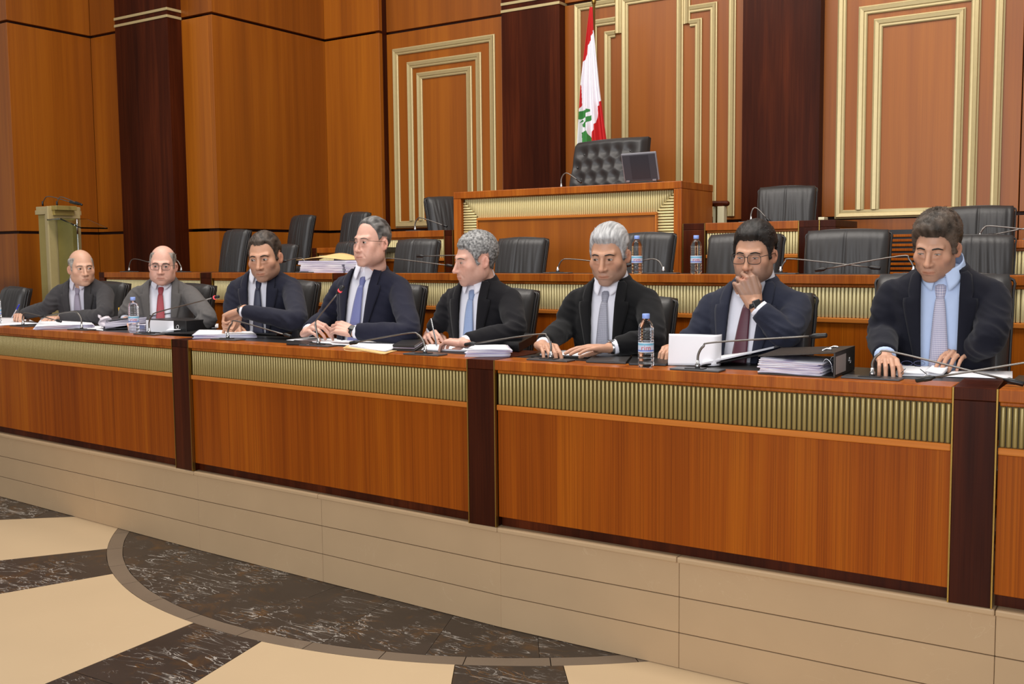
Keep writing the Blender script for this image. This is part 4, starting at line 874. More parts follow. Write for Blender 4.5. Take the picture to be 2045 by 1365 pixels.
man(label='balding man in mid grey suit and red tie wearing dark glasses', head_px=(325, 530), Y=4.36, head_h=76, yaw=-8, pitch=3, roll=2, byaw=-12, lean=4, st=.98, notch_px=(322, 577), skin=SK['e'], v=(.075, .062, .006), voxel=.0036,
    head=dict(jaw=1.05, fat=.004, fold=.8, nose=1.05, gaze=(.0, -.05), browc=(.03, .025, .02)), hair=dict(y=HY, z=hz(.01), bald=(.088, .05), t=.004, amp=.002, c0=(.09, .08, .07), c1=(.34, .31, .28), strands=250, slen=.022, sw=.0006, lift=.08, wild=.2, comb=(.2, .7, .3)),
    shirt=WHITE, tie=tie_mat('red_tie', srgb(150, 52, 62), srgb(164, 66, 74), 260), suit=cloth('mid_grey_wool', srgb(86, 83, 82)), gut=.02,
    arms=dict(R=dict(elbow=(252, 632, 4.22), wrist=(252, 640, 4.2), knuckle=(272, 648, 4.17), curl='rest'), L=dict(elbow=(416, 636, 4.22), wrist=(392, 650, 4.22), knuckle=(370, 655, 4.2), curl='rest')))
man(label='dark haired man in navy suit and plain navy tie pointing at papers', head_px=(529, 513), Y=4.24, head_h=92, yaw=-20, pitch=9, roll=-3, byaw=-22, lean=10, st=1.0, notch_px=(518, 564), skin=SK['d'], v=(.064, .05, -.004),
    head=dict(jaw=.98, fat=.002, fold=.8, nose=1.2, gaze=(-.15, -.1), browc=(.02, .014, .01), browt=1.15), hair=dict(y=HY, z=hz(.006), temple=.012, t=.007, top=.006, amp=.0035, c0=(.018, .013, .01), c1=(.075, .055, .042), grey=.3, strands=1500, slen=.014, sw=.0006, lift=.05, wild=.2, comb=(.2, .7, .3)),
    shirt=WHITE, tie=tie_mat('navy_tie', srgb(22, 26, 52), srgb(28, 32, 62), 200), suit=cloth('navy_wool_plain', srgb(32, 33, 46)), stubble=.35,
    arms=dict(R=dict(elbow=(466, 622, 4.18), wrist=(468, 648, 4.16), knuckle=(466, 659, 4.08), curl='rest'), L=dict(elbow=(592, 640, 4.08), wrist=(480, 621, 4.0), knuckle=(453, 635, 3.97), curl=[(34, 20, 6), (58, 66, 30), (64, 74, 40), (66, 76, 40)], thumb='rest', watch=M_BLACK, dorsal=(-.15, .35, .92))))
man(label='grey haired man in navy suit with blue violet tie behind the lit microphone', head_px=(743, 484), Y=4.22, head_h=91, yaw=-44, pitch=0, roll=0, byaw=-30, lean=1, st=1.04, notch_px=(727, 558), skin=SK['e'], v=(.064, .056, -.035),
    head=dict(jaw=1.05, fat=.004, fold=1.0, nose=1.05, gaze=(-.1, 0), open=.85, browc=(.06, .045, .035), browt=.8, scale=(1, 1, 1.05)), hair=dict(y=[-.11, -.085, -.06, -.03, -.02, -.012, -.004, .036, .044, .08, .11], z=[.13, .125, .10, .045, -.005, -.02, .030, .030, -.045, -.068, -.072], t=.006, top=.003, amp=.003, c0=(.035, .032, .03), c1=(.20, .19, .18), strands=500, slen=.026, comb=(.0, .9, .1), lift=.05, wild=.15),
    shirt=WHITE, tie=tie_mat('blue_violet_tie', srgb(92, 98, 150), srgb(108, 114, 164), 280), suit=cloth('navy_wool_herringbone', srgb(29, 30, 45)), tie_shift=-.005,
    arms=dict(R=dict(elbow=(652, 636, 4.22), wrist=(612, 662, 4.02), knuckle=(632, 650, 3.98), curl='hold', thumb='pinch', dorsal=(-.5, -.5, .7), hs=1.1), L=dict(elbow=(815, 664, 4.06), wrist=(703, 662, 3.96), knuckle=(666, 651, 3.96), curl='rest', thumb='pinch', watch=M_BLACK, dorsal=(.1, -.6, .8), hs=1.1)))
man(label='grey curly haired man in charcoal suit looking down to his side while writing', head_px=(950, 517), Y=4.2, head_h=100, yaw=-66, pitch=9, roll=4, byaw=-32, lean=7, st=1.0, notch_px=(945, 584), skin=SK['e'], v=(.060, .054, -.012),
    head=dict(jaw=1.0, fat=.004, fold=.6, nose=1.35, gaze=(0, -.3), open=.55, browc=(.07, .06, .05), brow=1.15), hair=dict(y=HY, z=hz(-.006), t=.008, top=.006, amp=.0028, freq=110, c0=(.075, .075, .075), c1=(.36, .355, .35), stretch=(1, 1, 1), strands=2200, slen=.010, sw=.0006, wild=.9, comb=(.0, .5, .5)),
    shirt=WHITE, tie=tie_mat('steel_blue_tie', srgb(122, 142, 180), srgb(138, 156, 192), 260), suit=cloth('charcoal_wool', srgb(19, 18, 22)), stubble=.15,
    arms=dict(R=dict(elbow=(884, 640, 4.2), wrist=zy(856, 668, T1 + .045), knuckle=zy(868, 675, T1 + .05), curl='write', thumb='pinch', dorsal=(-.4, -.3, .8)), L=dict(elbow=(1026, 662, 4.1), wrist=zy(922, 684, T1 + .045), knuckle=zy(898, 682, T1 + .045), curl='rest', thumb='in')))
man(label='silver haired man in black suit wearing a steel wristwatch', head_px=(1217, 508), Y=4.19, head_h=112, yaw=-19, pitch=13, roll=0, byaw=-21, lean=8, st=1.02, notch_px=(1211, 587), skin=SK['d'], v=(.062, .05, -.010),
    head=dict(jaw=.98, fat=.002, fold=.8, nose=1.1, gaze=(-.1, -.15), open=.8, browc=(.02, .015, .012), browt=1.1), hair=dict(y=HY, z=hz(-.002), t=.008, top=.007, front=.004, amp=.0022, c0=(.22, .22, .225), c1=(.56, .56, .565), stretch=(1.8, .15, .35), freq=85, strands=2600, sw=.0006, slen=.028, comb=(.15, .9, .15), lift=.0, wild=.08, grey=-.6),
    shirt=WHITE, tie=tie_mat('grey_patterned_tie', srgb(96, 98, 112), srgb(176, 176, 190), 330), suit=cloth('black_wool', srgb(15, 15, 17)), stubble=.4, stub_col=(.20, .17, .155),
    arms=dict(R=dict(elbow=(1126, 655, 4.16), wrist=zy(1082, 690, T1 + .045), knuckle=zy(1107, 696, T1 + .045), curl='press', thumb='in'), L=dict(elbow=(1303, 676, 4.06), wrist=zy(1219, 694, T1 + .045), knuckle=zy(1170, 695, T1 + .047), curl='flat', thumb='in', watch=M_CHROME)))
man(label='black haired man in dark glasses holding a hand over his mouth', head_px=(1507, 507), Y=4.12, head_h=116, yaw=-18, pitch=9, roll=1, byaw=-18, lean=5, st=1.06, notch_px=(1497, 592), skin=SK['d'], v=(.066, .056, -.038), gut=.015,
    head=dict(jaw=1.0, fat=.005, fold=.4, nose=1.1, gaze=(-.05, -.45), open=.5, browc=(.012, .009, .008), browt=1.1), hair=dict(y=HY, z=hz(.0), t=.010, top=.010, front=.004, amp=.003, c0=(.006, .005, .005), c1=(.022, .018, .016), strands=2600, slen=.014, comb=(.5, .6, .3), wild=.2, lift=.02, sw=.0008),
    shirt=WHITE, tie=tie_mat('burgundy_tie', srgb(64, 18, 34), srgb(88, 30, 50), 240), suit=cloth('slate_navy_wool', srgb(38, 41, 55)), stubble=.5,
    arms=dict(R=dict(elbow=(1400, 664, 4.12), wrist=zy(1352, 692, T1 + .05), knuckle=zy(1325, 700, T1 + .045), curl='rest', thumb='rest'), L=dict(elbow=(1568, 668, 4.0), wrist=(1506, 606, 3.985), knuckle=(1490, 566, 3.985), curl=[(55, 60, 35), (58, 66, 38), (60, 70, 40), (60, 72, 40)], thumb='in', hs=1.14, dorsal=(.55, -.8, .1), watch=M_BLACK, cuff=.035)))
man(label='man with bushy brown hair in dark navy suit reading a white booklet', head_px=(1870, 494), Y=4.13, head_h=122, yaw=-17, pitch=15, roll=3, byaw=-4, lean=12, st=1.06, notch_px=(1879, 575), skin=SK['c'], v=(.066, .058, .0),
    head=dict(jaw=.98, fat=.001, fold=.9, nose=1.2, gaze=(-.05, -.5), open=.45, browc=(.02, .015, .012), browt=1.15), hair=dict(y=HY, z=hz(-.006), t=.013, top=.018, front=.008, amp=.005, freq=38, c0=(.026, .019, .014), c1=(.11, .08, .06), grey=.8, stretch=(1, 1, 1), strands=5200, slen=.012, comb=(.25, .3, .7), wild=.5, lift=.14, sw=.0005),
    shirt=LBLUE, tie=tie_mat('lilac_patterned_tie', srgb(150, 150, 178), srgb(196, 192, 206), 200), suit=cloth('dark_navy_wool', srgb(22, 23, 33)), stubble=.3,
    arms=dict(R=dict(elbow=(1762, 668, 4.14), wrist=zy(1768, 714, T1 + .06), knuckle=zy(1780, 730, T1 + .05), curl='rest', thumb='in', cuff=.03), L=dict(elbow=(1975, 676, 4.06), wrist=zy(1927, 708, T1 + .055), knuckle=zy(1892, 706, T1 + .07), curl='press', thumb='in', cuff=.035, dorsal=(.1, -.35, 1))))
import os as _os
_only = _os.environ.get('ONLY')
MEN = []
for _i, c in enumerate(PEOPLE):
    if _only is not None and str(_i) not in _only.split(','): MEN.append(None); continue
    MEN.append(person(c))
if MEN[1]: spectacles(PEOPLE[1], MEN[1], M_SPEC)
if MEN[3]: spectacles(PEOPLE[3], MEN[3], M_SPECM, rimless=True)
if MEN[6]: spectacles(PEOPLE[6], MEN[6], M_SPEC, w=.0275, hgt=.0195, rim=.0013)
# ------------------------------------------------------------------ chairs
def back_grid(w, h, seam=True, wr=.006, seed=0, rows=20, cols=65):
    """front skin of a padded backrest in local (x, y, z); concave, rounded corners, centre seam, soft vertical folds"""
    P = np.zeros((rows, cols, 3))
    for i in range(rows):
        v = i / (rows - 1)
        for j in range(cols):
            u = -1 + 2 * j / (cols - 1); z = v * h; x = u * w / 2
            taper = 1 - .05 * (1 - v); cut = max(0, v - .90) / .10; x *= taper * (1 - .05 * cut ** 2)
            y = -.030 + .035 * u * u + .05 * (v - .35) ** 2 * 1.2
            edge = min(1, (1 - abs(u)) / .10) ** .6 * min(1, (1 - v) / .06 + .0) ** .6 * min(1, v / .04 + .2)
            y -= .022 * edge
            n = mnoise.noise(Vector((x * 24 + seed * 7.3 + .9 * z, seed, z * 1.6))); y -= wr * (.5 - abs(n)) * edge * min(1, (1 - v) / .22) ** .7
            if seam: y += .016 * math.exp(-(u / .022) ** 2) * min(1, (1 - v) / .05)
            P[i, j] = (x, y, z)
    return P
def chair_meshes(seed, w=.50, h=.64, seam=True):
    m = MB(); P = back_grid(w, h, seam, .018, seed); R, Cc = P.shape[:2]; Q = P.copy(); Q[:, :, 1] = .045 + .03 * (np.linspace(-1, 1, Cc) ** 2)[None, :]
    Q[:, :, 1] += .05 * (np.linspace(0, 1, R)[:, None] - .35) ** 2 * 1.2
    V = np.concatenate([P.reshape(-1, 3), Q.reshape(-1, 3)]); n = R * Cc; f = []
    for i in range(R - 1):
        for j in range(Cc - 1):
            a = i * Cc + j; f.append((a, a + 1, a + Cc + 1, a + Cc)); f.append((n + a, n + a + Cc, n + a + Cc + 1, n + a + 1))
    for j in range(Cc - 1): f.append((j + 1, j, n + j, n + j + 1)); a = (R - 1) * Cc; f.append((a + j, a + j + 1, n + a + j + 1, n + a + j))
    for i in range(R - 1): f.append((i * Cc, (i + 1) * Cc, n + (i + 1) * Cc, n + i * Cc)); a = Cc - 1; f.append(((i + 1) * Cc + a, i * Cc + a, n + i * Cc + a, n + (i + 1) * Cc + a))
    m.add(V, f, 0, True); back = m.mesh('backrest')
    m = MB()
    for off in (.012, -.006):
        path = [(-w / 2 * .95 - .004, off + .03, .05)] + [(-w / 2 * (.955 + .045 * v) - .004, off + .035 + .06 * (v - .35) ** 2, h * v) for v in (.3, .6, .88)] + [(-w / 2 * .93, off + .055, h * .985), (0, off + .02, h + .003), (w / 2 * .93, off + .055, h * .985)] + [(w / 2 * (.955 + .045 * v) + .004, off + .035 + .06 * (v - .35) ** 2, h * v) for v in (.88, .6, .3)] + [(w / 2 * .95 + .004, off + .03, .05)]
        m.tube(catmull(path, 4), .0055, 6)
    pip = m.mesh('piping')
    m = MB(); m.box((-.25, -.42, 0), (.25, .03, .10)); seat = m.mesh('seat')
    m = MB(); m.box((-.03, -.30, 0), (.03, .05, .035)); m.box((-.25, -.22, -.02), (.25, -.16, .0)); mech = m.mesh('seat_frame')
    m = MB()
    m.tube(catmull([(0, .06, -.02), (0, .02, .12), (0, -.10, .21), (0, -.30, .22), (0, -.36, .20)], 4), .022, 8, flat=1.2); arm = m.mesh('armrest')
    for me, mt in ((back, M_LEATHER), (pip, M_LEATHER), (seat, M_LEATHER), (mech, M_BLACK), (arm, M_LEATHER)): me.materials.append(mt)
    return dict(back=back, piping=pip, seat=seat, frame=mech, arm=arm)
CH = [chair_meshes(k) for k in range(3)]
def chair(top, floor_z, label, group, rz=0.0, kind=0, s=1.0, recline=8, sh=.50, bh=.64, arms=False):
    """top: world point of the middle of the backrest's upper edge"""
    top = np.array(top, float); Rz = rotz(rz); Rr = Rz @ rotx(-recline)
    base = top - Rr @ np.array((0, .02, bh)) * s            # foot of the backrest
    root = empty('conference_chair', (base[0], base[1], floor_z), label, 'chair', group, rz=rz)
    def M4(R, t, sc=1.0): m = np.eye(4); m[:3, :3] = R * sc; m[:3, 3] = t; return Matrix(m.tolist())
    c = CH[kind]; b_ = place('backrest', c['back'], M4(Rr, base, s), root); place('piping', c['piping'], M4(Rr, base, s), b_)
    st_ = base - np.array((0, 0, .06)) * s; so = place('seat', c['seat'], M4(Rz, st_ - np.array((0, 0, .06)) * s, s), root); bv = so.modifiers.new('edge', 'BEVEL'); bv.width = .035; bv.segments = 3
    place('seat_frame', c['frame'], M4(Rz, st_ - np.array((0, 0, .10)) * s, s), root)
    if arms:
        for sg in (-1, 1): place('armrest', c['arm'], M4(Rz, base + Rz @ np.array((sg * .275, 0, 0)) * s, s), root)
    zc = st_[2] - .11; cx = st_ + Rz @ np.array((0, -.19, 0)); mb = MB(); mb.tube([(cx[0], cx[1], floor_z + .06), (cx[0], cx[1], max(zc, floor_z + .1))], .026, 10); mb.build('column', M_CHROME, root)
    for k in range(5):
        a = rz + k * 2 * math.pi / 5; e = (cx[0] + .26 * math.cos(a), cx[1] + .26 * math.sin(a), floor_z + .05); mb = MB(); mb.tube([(cx[0], cx[1], floor_z + .075), e], [.022, .014], 6); l_ = mb.build('leg', M_BLACK, root)
        mb = MB(); mb.ell((e[0], e[1], floor_z + .025), (.022, .022, .025), 8, 6); mb.build('caster', M_BLACK, l_)
    return root
def ctop(xl, xr, y, Y, dz=0.0): p = ony((xl + xr) / 2, y, Y); p[2] += dz; return p
G1, G2, G3 = 'chairs behind the front bench', 'chairs of the second row', 'chairs of the upper rows'
row1 = [((190, 274), 563, 4.88, 'black leather chair behind the bald man in dark grey suit', -.15), ((352, 446), 567, 4.81, 'black leather chair behind the man with the red tie', -.2), ((556, 650), 560, 4.74, 'black leather chair behind the man pointing at papers', -.15),
        ((742, 858), 567, 4.72, 'black leather chair behind the man at the red lit microphone', -.1), ((958, 1079), 576, 4.70, 'black leather chair behind the curly grey haired man', -.12), ((1216, 1349), 591, 4.68, 'black leather chair behind the silver haired man', -.1),
        ((1466, 1619), 583, 4.68, 'black leather chair behind the man covering his mouth', .05), ((1757, 2009), 547, 4.68, 'black leather chair behind the man with bushy brown hair', .1)]
for k, ((a, b), y, Y, lb, rz) in enumerate(row1):
    t_ = ctop(a, b, y, Y); w_ = (b - a) / pxm(t_); sc_ = min(1.12, max(.86, w_ / .5 if k == 7 else 1.0)); x_ = b - .5 * sc_ * pxm(t_) * .47 if k != 7 else (a + b) / 2
    chair(ony(x_, y, Y), Z1, lb, G1, rz, k % 3, sc_)
chair(ony(26, 573, 4.9), Z1, 'empty black leather chair at the left edge of the front bench', G1, -.25, 1)
chair(ony(-34, 552, 5.3), Z1, 'black leather chair cut off by the left edge of the photo', G1, -.3, 2)
row2 = [((424, 517), 459, 5.95, 'tall empty black chair left of the man pointing at papers', -.28, 0), ((532, 609), 488, 5.90, 'empty black chair behind the paper pile, half hidden by the dark haired man', -.3, 1), ((656, 742), 483, 5.90, 'empty black chair behind the paper pile, beside the man with blue violet tie', -.15, 2),
        ((777, 886), 478, 5.85, 'empty black chair in front of the rostrum left edge', -.05, 0), ((979, 1101), 475, 5.85, 'empty black chair below the rostrum beside the curly haired man', -.08, 1), ((1230, 1353), 465, 5.80, 'empty black chair below the rostrum behind a water bottle', -.08, 2),
        ((1408, 1566), 467, 5.75, 'empty black chair behind the man in black glasses', .0, 0), ((1608, 1776), 459, 5.70, 'empty black chair left of the louvred wall vent', .06, 1), ((1866, 2021), 470, 5.65, 'empty black chair right behind the bushy haired man', .1, 2)]
for (a, b), y, Y, lb, rz, k in row2:
    t_ = ctop(a, b, y, Y); chair(t_, .80, lb, G2, rz, k, (b - a) / pxm(t_) / .515)
row3 = [((563, 642), 430, 7.0, 'black leather chair of the upper left wing, left one of the pair', -.28, 2, 1.09), ((670, 749), 424, 6.95, 'black leather chair of the upper left wing beside the grey haired head', -.2, 0, 1.09), ((1513, 1630), 372, 7.15, 'black leather chair in front of the right dark wall pilaster', .12, 1, 1.09),
        ((1890, 2022), 412, 6.8, 'black leather chair highest behind the bushy haired man', .05, 0, 1.08)]
for (a, b), y, Y, lb, rz, k, fz in row3:
    t_ = ctop(a, b, y, Y); chair(t_, fz, lb, G3, rz, k, (b - a) / pxm(t_) / .515)
t_ = ony(900, 394, 7.15); chair(t_, 1.09, 'black leather chair seen edge on left of the rostrum', G3, 1.25, 1, .95)
# ------------------------------------------------------------------ speaker's tufted chair
tp = ony(1219, 277, 7.25); sp = empty('tufted_chair', (tp[0], tp[1] - .2, 1.09), 'tall black button tufted leather chair behind the rostrum', 'chair')
w_, h_ = .66, .80; R3 = rotz(-.12) @ rotx(-12); b0 = tp - R3 @ np.array((0, .02, h_)); R_, C_ = 80, 80; G = np.zeros((R_, C_, 3)); btn = [(c * .108 + (.054 if r % 2 else 0), h_ - .12 - r * .100) for r in range(8) for c in range(-4, 4) if abs(c * .108 + (.054 if r % 2 else 0)) < .32]
for i in range(R_):
    for j in range(C_):
        u = -1 + 2 * j / (C_ - 1); v = i / (R_ - 1); x = u * w_ / 2 * (1.0 + .10 * (1 - v)); z = v * h_; d = min(math.hypot(x - bx, (z - bz)) for bx, bz in btn); puff = .030 * (1 - math.exp(-(d / .045) ** 2)) if z < h_ - .05 and abs(u) < .97 else .024
        ee = min(1, (1 - abs(u)) / .08) ** .5 * min(1, (1 - v) / .05) ** .5; G[i, j] = (x, .03 * u * u - .035 * ee - puff * ee + .02, z)
WP = lambda p: np.asarray(p, float) @ R3.T + b0
m = MB(); m.grid(WP(G.reshape(-1, 3)).reshape(R_, C_, 3)); bk = G.copy(); bk[:, :, 1] = .09; m.grid(WP(bk[:, ::-1].reshape(-1, 3)).reshape(R_, C_, 3))
rim = [G[0], bk[0]], [G[-1], bk[-1]], [G[:, 0], bk[:, 0]], [G[:, -1], bk[:, -1]]
for a, b in rim: m.grid(WP(np.stack([a, b]).reshape(-1, 3)).reshape(2, -1, 3))
bko = m.build('backrest', M_LEATHER, sp)
for bx, bz in btn:
    m = MB(); m.ell(WP((bx, .0, bz)), (.010, .010, .010), 8, 6); m.build('button', M_LEATHER, bko)
m = MB(); m.box((-.30, -.5, -.12), (.30, .06, .0), WP); m.build('seat', M_LEATHER, sp, .03); m = MB(); c_ = WP((0, -.2, -.12)); m.tube([(c_[0], c_[1], 1.085), c_], .05, 10); m.build('column', M_CHROME, sp)
for k in range(5): m = MB(); a = k * 1.2566; m.tube([(c_[0], c_[1], 1.13), (c_[0] + .3 * math.cos(a), c_[1] + .3 * math.sin(a), 1.105)], [.025, .018], 6); m.build('leg', M_BLACK, sp)
# ------------------------------------------------------------------ flag on its pole
FY = 7.75; ft = ony(1186, 2, FY); fg = empty('flag', (ft[0], FY, 1.08), 'red and white flag with green cedar hanging from a pole behind the tufted chair', 'flag')
M_FR = cloth('red_flag_satin', srgb(186, 28, 30), .5, var=.05, sheen=.4); M_FW = cloth('white_flag_satin', srgb(232, 228, 236), .5, var=.03, sheen=.4); M_FGR = cloth('green_flag_satin', srgb(58, 128, 62), .5, var=.05, sheen=.4)
m = MB(); m.tube([(ft[0], FY, 1.1), (ft[0], FY, ft[2] - .02)], .012, 10); m.build('pole', M_BRASS, fg); m = MB(); m.ell((ft[0], FY, ft[2] + .0), (.02, .02, .035), 10, 8); m.build('finial', M_BRASS, fg); m = MB(); m.lathe([(.16, 0), (.16, .03), (.05, .05), (.03, .12)], (ft[0], FY, 1.081), 20); m.build('base', M_BRASS, fg)
k_ = 1 / pxm(ony(1190, 150, FY)); rows, cols = 400, 150; G = np.zeros((rows, cols, 3)); px0 = 1186
for i in range(rows):
    v = i / (rows - 1); py = 16 + v * 315; L = np.interp(py, [16, 60, 120, 190, 280, 331], [1183, 1179.5, 1174.5, 1170, 1165, 1163]); Rr = np.interp(py, [16, 60, 120, 190, 280, 331], [1188, 1191, 1199, 1208, 1220, 1225])
    for j in range(cols):
        u = j / (cols - 1); x = L + (Rr - L) * u; P = ony(x, py, FY); am = .006 + .030 * min(1, v * 2); fold = math.sin(u * 3.1 * 2 * math.pi + .6 + 1.2 * v) + .45 * math.sin(u * 6.3 * 2 * math.pi + 2.0); P = P - np.array((0, .035 + am * (.9 + fold * .75), 0)); G[i, j] = P
m = MB(); m.grid(G); fc = m.build('cloth', [M_FW, M_FR, M_FGR], fg, recalc=False)
Q = lambda pts: [(1140 + x / 11.375, 180 + y / 11.375) for x, y in pts]
REDS = [[(1160, 0), (1192, 0), (1191.5, 62), (1187, 76), (1181.5, 98), (1176, 122), (1160, 160)], Q([(200, -100), (362, -80), (352, 380), (300, 520), (200, 600)]), Q([(820, 240), (690, 385), (700, 560), (675, 770), (600, 870), (550, 960), (540, 1110), (560, 1700), (1100, 1700), (1000, 1000)])]
GRN = [Q([(300, 530), (430, 440), (520, 455), (520, 500), (430, 600), (330, 690), (300, 700)]), Q([(380, 740), (470, 640), (545, 580), (550, 690), (470, 770), (400, 850), (350, 860), (340, 800)]), Q([(330, 980), (440, 905), (480, 930), (500, 1020), (545, 1100), (550, 1600), (330, 1600)]), Q([(345, 690), (375, 715), (345, 740), (315, 780)]), Q([(420, 625), (440, 650), (415, 690), (400, 650)]), Q([(385, 850), (420, 860), (430, 910), (395, 920)]), Q([(440, 800), (470, 790), (470, 880), (445, 900)])]
jj, ii = np.meshgrid(np.arange(cols - 1), np.arange(rows - 1)); pyv = (16 + (ii + .5) / (rows - 1) * 315).ravel(); Lv = np.interp(pyv, [16, 60, 120, 190, 280, 331], [1183, 1179.5, 1174.5, 1170, 1165, 1163]); Rv = np.interp(pyv, [16, 60, 120, 190, 280, 331], [1188, 1191, 1199, 1208, 1220, 1225]); pxv = Lv + (Rv - Lv) * (jj.ravel() + .5) / (cols - 1)
def pipv(poly):
    c = np.zeros(len(pxv), bool); j = len(poly) - 1
    for i in range(len(poly)):
        (xi, yi), (xj, yj) = poly[i], poly[j]; h_ = (yi > pyv) != (yj > pyv); c ^= h_ & (pxv < (xj - xi) * (pyv - yi) / ((yj - yi) or 1e-9) + xi); j = i
    return c
mi_ = np.zeros(len(pxv), np.int32)
for q in REDS: mi_[pipv(q)] = 1
for q in GRN: mi_[pipv(q)] = 2
fc.data.polygons.foreach_set('material_index', mi_)
so = fc.modifiers.new('cloth', 'SOLIDIFY'); so.thickness = .002
# ------------------------------------------------------------------ laptop on the rostrum
lp0 = ony(1247, 357, Y3 + .22); lpm = pxm(lp0); lx = lambda x: (x - 1247) / lpm
lap = empty('laptop', (lp0[0] + .12, Y3 + .2, ZR), 'open grey laptop seen from behind on the rostrum', 'laptop')
Lf = lambda p: lp0 + np.array((p[0], p[1], p[2])); wL_ = (1318 - 1240) / lpm
RL_ = rotz(-.06) @ rotx(16); LF = lambda p: np.array((lp0[0] + wL_ / 2, Y3 + .22, ZR + .028)) + np.array(p) @ RL_.T
m = MB(); m.box((-wL_ / 2, -.008, 0), (wL_ / 2, .008, .200), LF); m.build('screen_rim', plain('silver_plastic', srgb(150, 150, 158), .35, .5), lap, .006)
m = MB(); m.box((-wL_ / 2 + .010, -.0105, .006), (wL_ / 2 - .006, -.0082, .188), LF); m.build('lid', plain('dark_grey_lid', srgb(56, 55, 62), .5), lap, .002)
m = MB(); m.box((-wL_ / 2 + .07, -.0115, .02), (wL_ / 2 - .06, -.0106, .18), LF); m.build('lid_panel', plain('darker_lid_panel', srgb(46, 45, 52), .45), lap)
for sx_ in (-1, 1): m = MB(); m.box((sx_ * wL_ * .38 - .014, -.016, -.002), (sx_ * wL_ * .38 + .014, -.009, .012), LF); m.build('hinge', MATS['silver_plastic'], lap, .002)
m = MB(); m.box((-wL_ / 2 - .07, .0, -.027), (wL_ / 2 - .02, .22, -.002), lambda p: LF((p[0], 0, 0)) + np.array((0, p[1] - .01, p[2]))); m.build('keyboard_base', M_BLACK, lap, .004)
m = MB(); q0 = LF((-wL_ / 2 + .02, -.03, -.012)); m.tube(catmull([q0, q0 + (.03, -.03, -.012), q0 + (.05, -.06, -.012), q0 + (.10, -.05, -.013), q0 + (.2, -.06, -.013)], 4), .003, 6); m.build('cable', plain('pale_cable', srgb(196, 186, 120), .5), lap)
# ------------------------------------------------------------------ gold lectern at the far left
LY = 5.35; lt = ony(74, 413, LY); lb_ = ony(75, 640, LY); lm = pxm(ony(110, 520, LY)); lec = empty('lectern', (lt[0] + .2, LY + .1, Z1), 'gold fluted lectern with glass shelf and two microphones left', 'lectern'); lec['label'] = 'tall gold lectern with a glass shelf against the side wall'
gx = lambda x: lt[0] + (x - 74) / lm; gz = lambda y: lt[2] - (y - 413) / lm
M_LG = plain('lectern_gold_plate', srgb(168, 150, 88), .38, .5, var=.12, vscale=8); M_LP = plain('lectern_olive_plate', srgb(128, 118, 62), .45, .3, var=.15, vscale=10)
m = MB(); m.box((gx(76), LY, Z1), (gx(101), LY + .30, gz(429))); m.build('column', M_LG, lec, .004)
m = MB(); m.box((gx(73), LY - .02, gz(429)), (gx(112), LY + .32, gz(420))); m.box((gx(74), LY - .012, gz(420)), (gx(113), LY + .31, gz(413))); m.build('capital', M_GOLD, lec, .003)
for a, b, d in ((101.5, 107, .012), (108, 114.5, .024), (115, 122, .036)): m = MB(); m.box((gx(a), LY - d, Z1), (gx(b), LY + .28, gz(429 - (a > 107) * 8 - (a > 114) * 8))); m.build('flute', M_GOLD, lec, .006)
m = MB(); m.box((gx(125), LY + .04, Z1), (gx(174), LY + .10, gz(440))); m.build('side_plate', M_LP, lec, .003)
m = MB(); m.box((gx(115), LY, gz(421)), (gx(138), LY + .2, gz(412))); m.box((gx(119), LY + .01, gz(431)), (gx(129), LY + .2, gz(421))); m.build('top_block', M_LG, lec, .003)
sh = [(gx(123), LY - .05, gz(439)), (gx(167), LY - .05, gz(438)), (gx(222), LY - .02, gz(457)), (gx(178), LY + .3, gz(459.5)), (gx(150), LY + .3, gz(446))]
M_SHELF = glass_mat('green_glass_shelf', (.80, .93, .84, 1), 1.45, .02)
m = MB(); top_ = [np.array(p) for p in (sh[0], sh[1], sh[2])]; dn = np.array((0, .26, .0)); th_ = np.array((0, 0, -.012))
for a, b in ((0, 1), (1, 2)): m.loft([[top_[a], top_[a] + dn, top_[a] + dn + th_, top_[a] + th_], [top_[b], top_[b] + dn, top_[b] + dn + th_, top_[b] + th_]], True, True, 0, False)
m.build('glass_shelf', M_SHELF, lec)
m = MB(); m.tube([(gx(197), LY + .02, gz(441)), (gx(197), LY + .02, gz(470))], .007, 8); m.tube([(gx(197), LY + .02, gz(470)), (gx(200), LY + .02, Z1)], .007, 8); m.build('support_rod', M_CHROME, lec)
# ------------------------------------------------------------------ stair rail post, brass block, wall vent
rp = ony(1434, 447, 7.0); rpm = pxm(rp); ra = empty('railing_post', (rp[0], 7.0, 1.08), 'pale railing post with a dark round cap beside the rostrum', 'post'); ax_ = lambda x: rp[0] + (x - 1434) / rpm; az_ = lambda y: rp[2] + (447 - y) / rpm
M_IVORY = plain('ivory_lacquer', srgb(206, 196, 160), .4)
for a, b, d in ((1420.5, 1428.5, .02), (1432, 1446, .0)): m = MB(); m.box((ax_(a), 7.0 + d, 1.085), (ax_(b), 7.06 + d, az_(412))); m.build('panel', M_IVORY, ra, .003)
m = MB(); m.box((ax_(1429), 7.0, 1.085), (ax_(1431), 7.05, az_(411))); m.build('brass_strip', M_BRASS, ra)
m = MB(); m.tube([(ax_(1418), 7.03, az_(406)), (ax_(1449), 7.03, az_(406.5))], .020, 12, round_ends=True); m.box((ax_(1424), 7.005, az_(412)), (ax_(1444), 7.055, az_(408))); m.build('handrail_cap', M_DARK, ra)
bq = ony(1638, 440, Y3 - .0); bm_ = pxm(bq); bb = empty('brass_block', (bq[0], Y3 + .05, T3), 'small ivory block on the dark end post right of the third row bench', 'block')
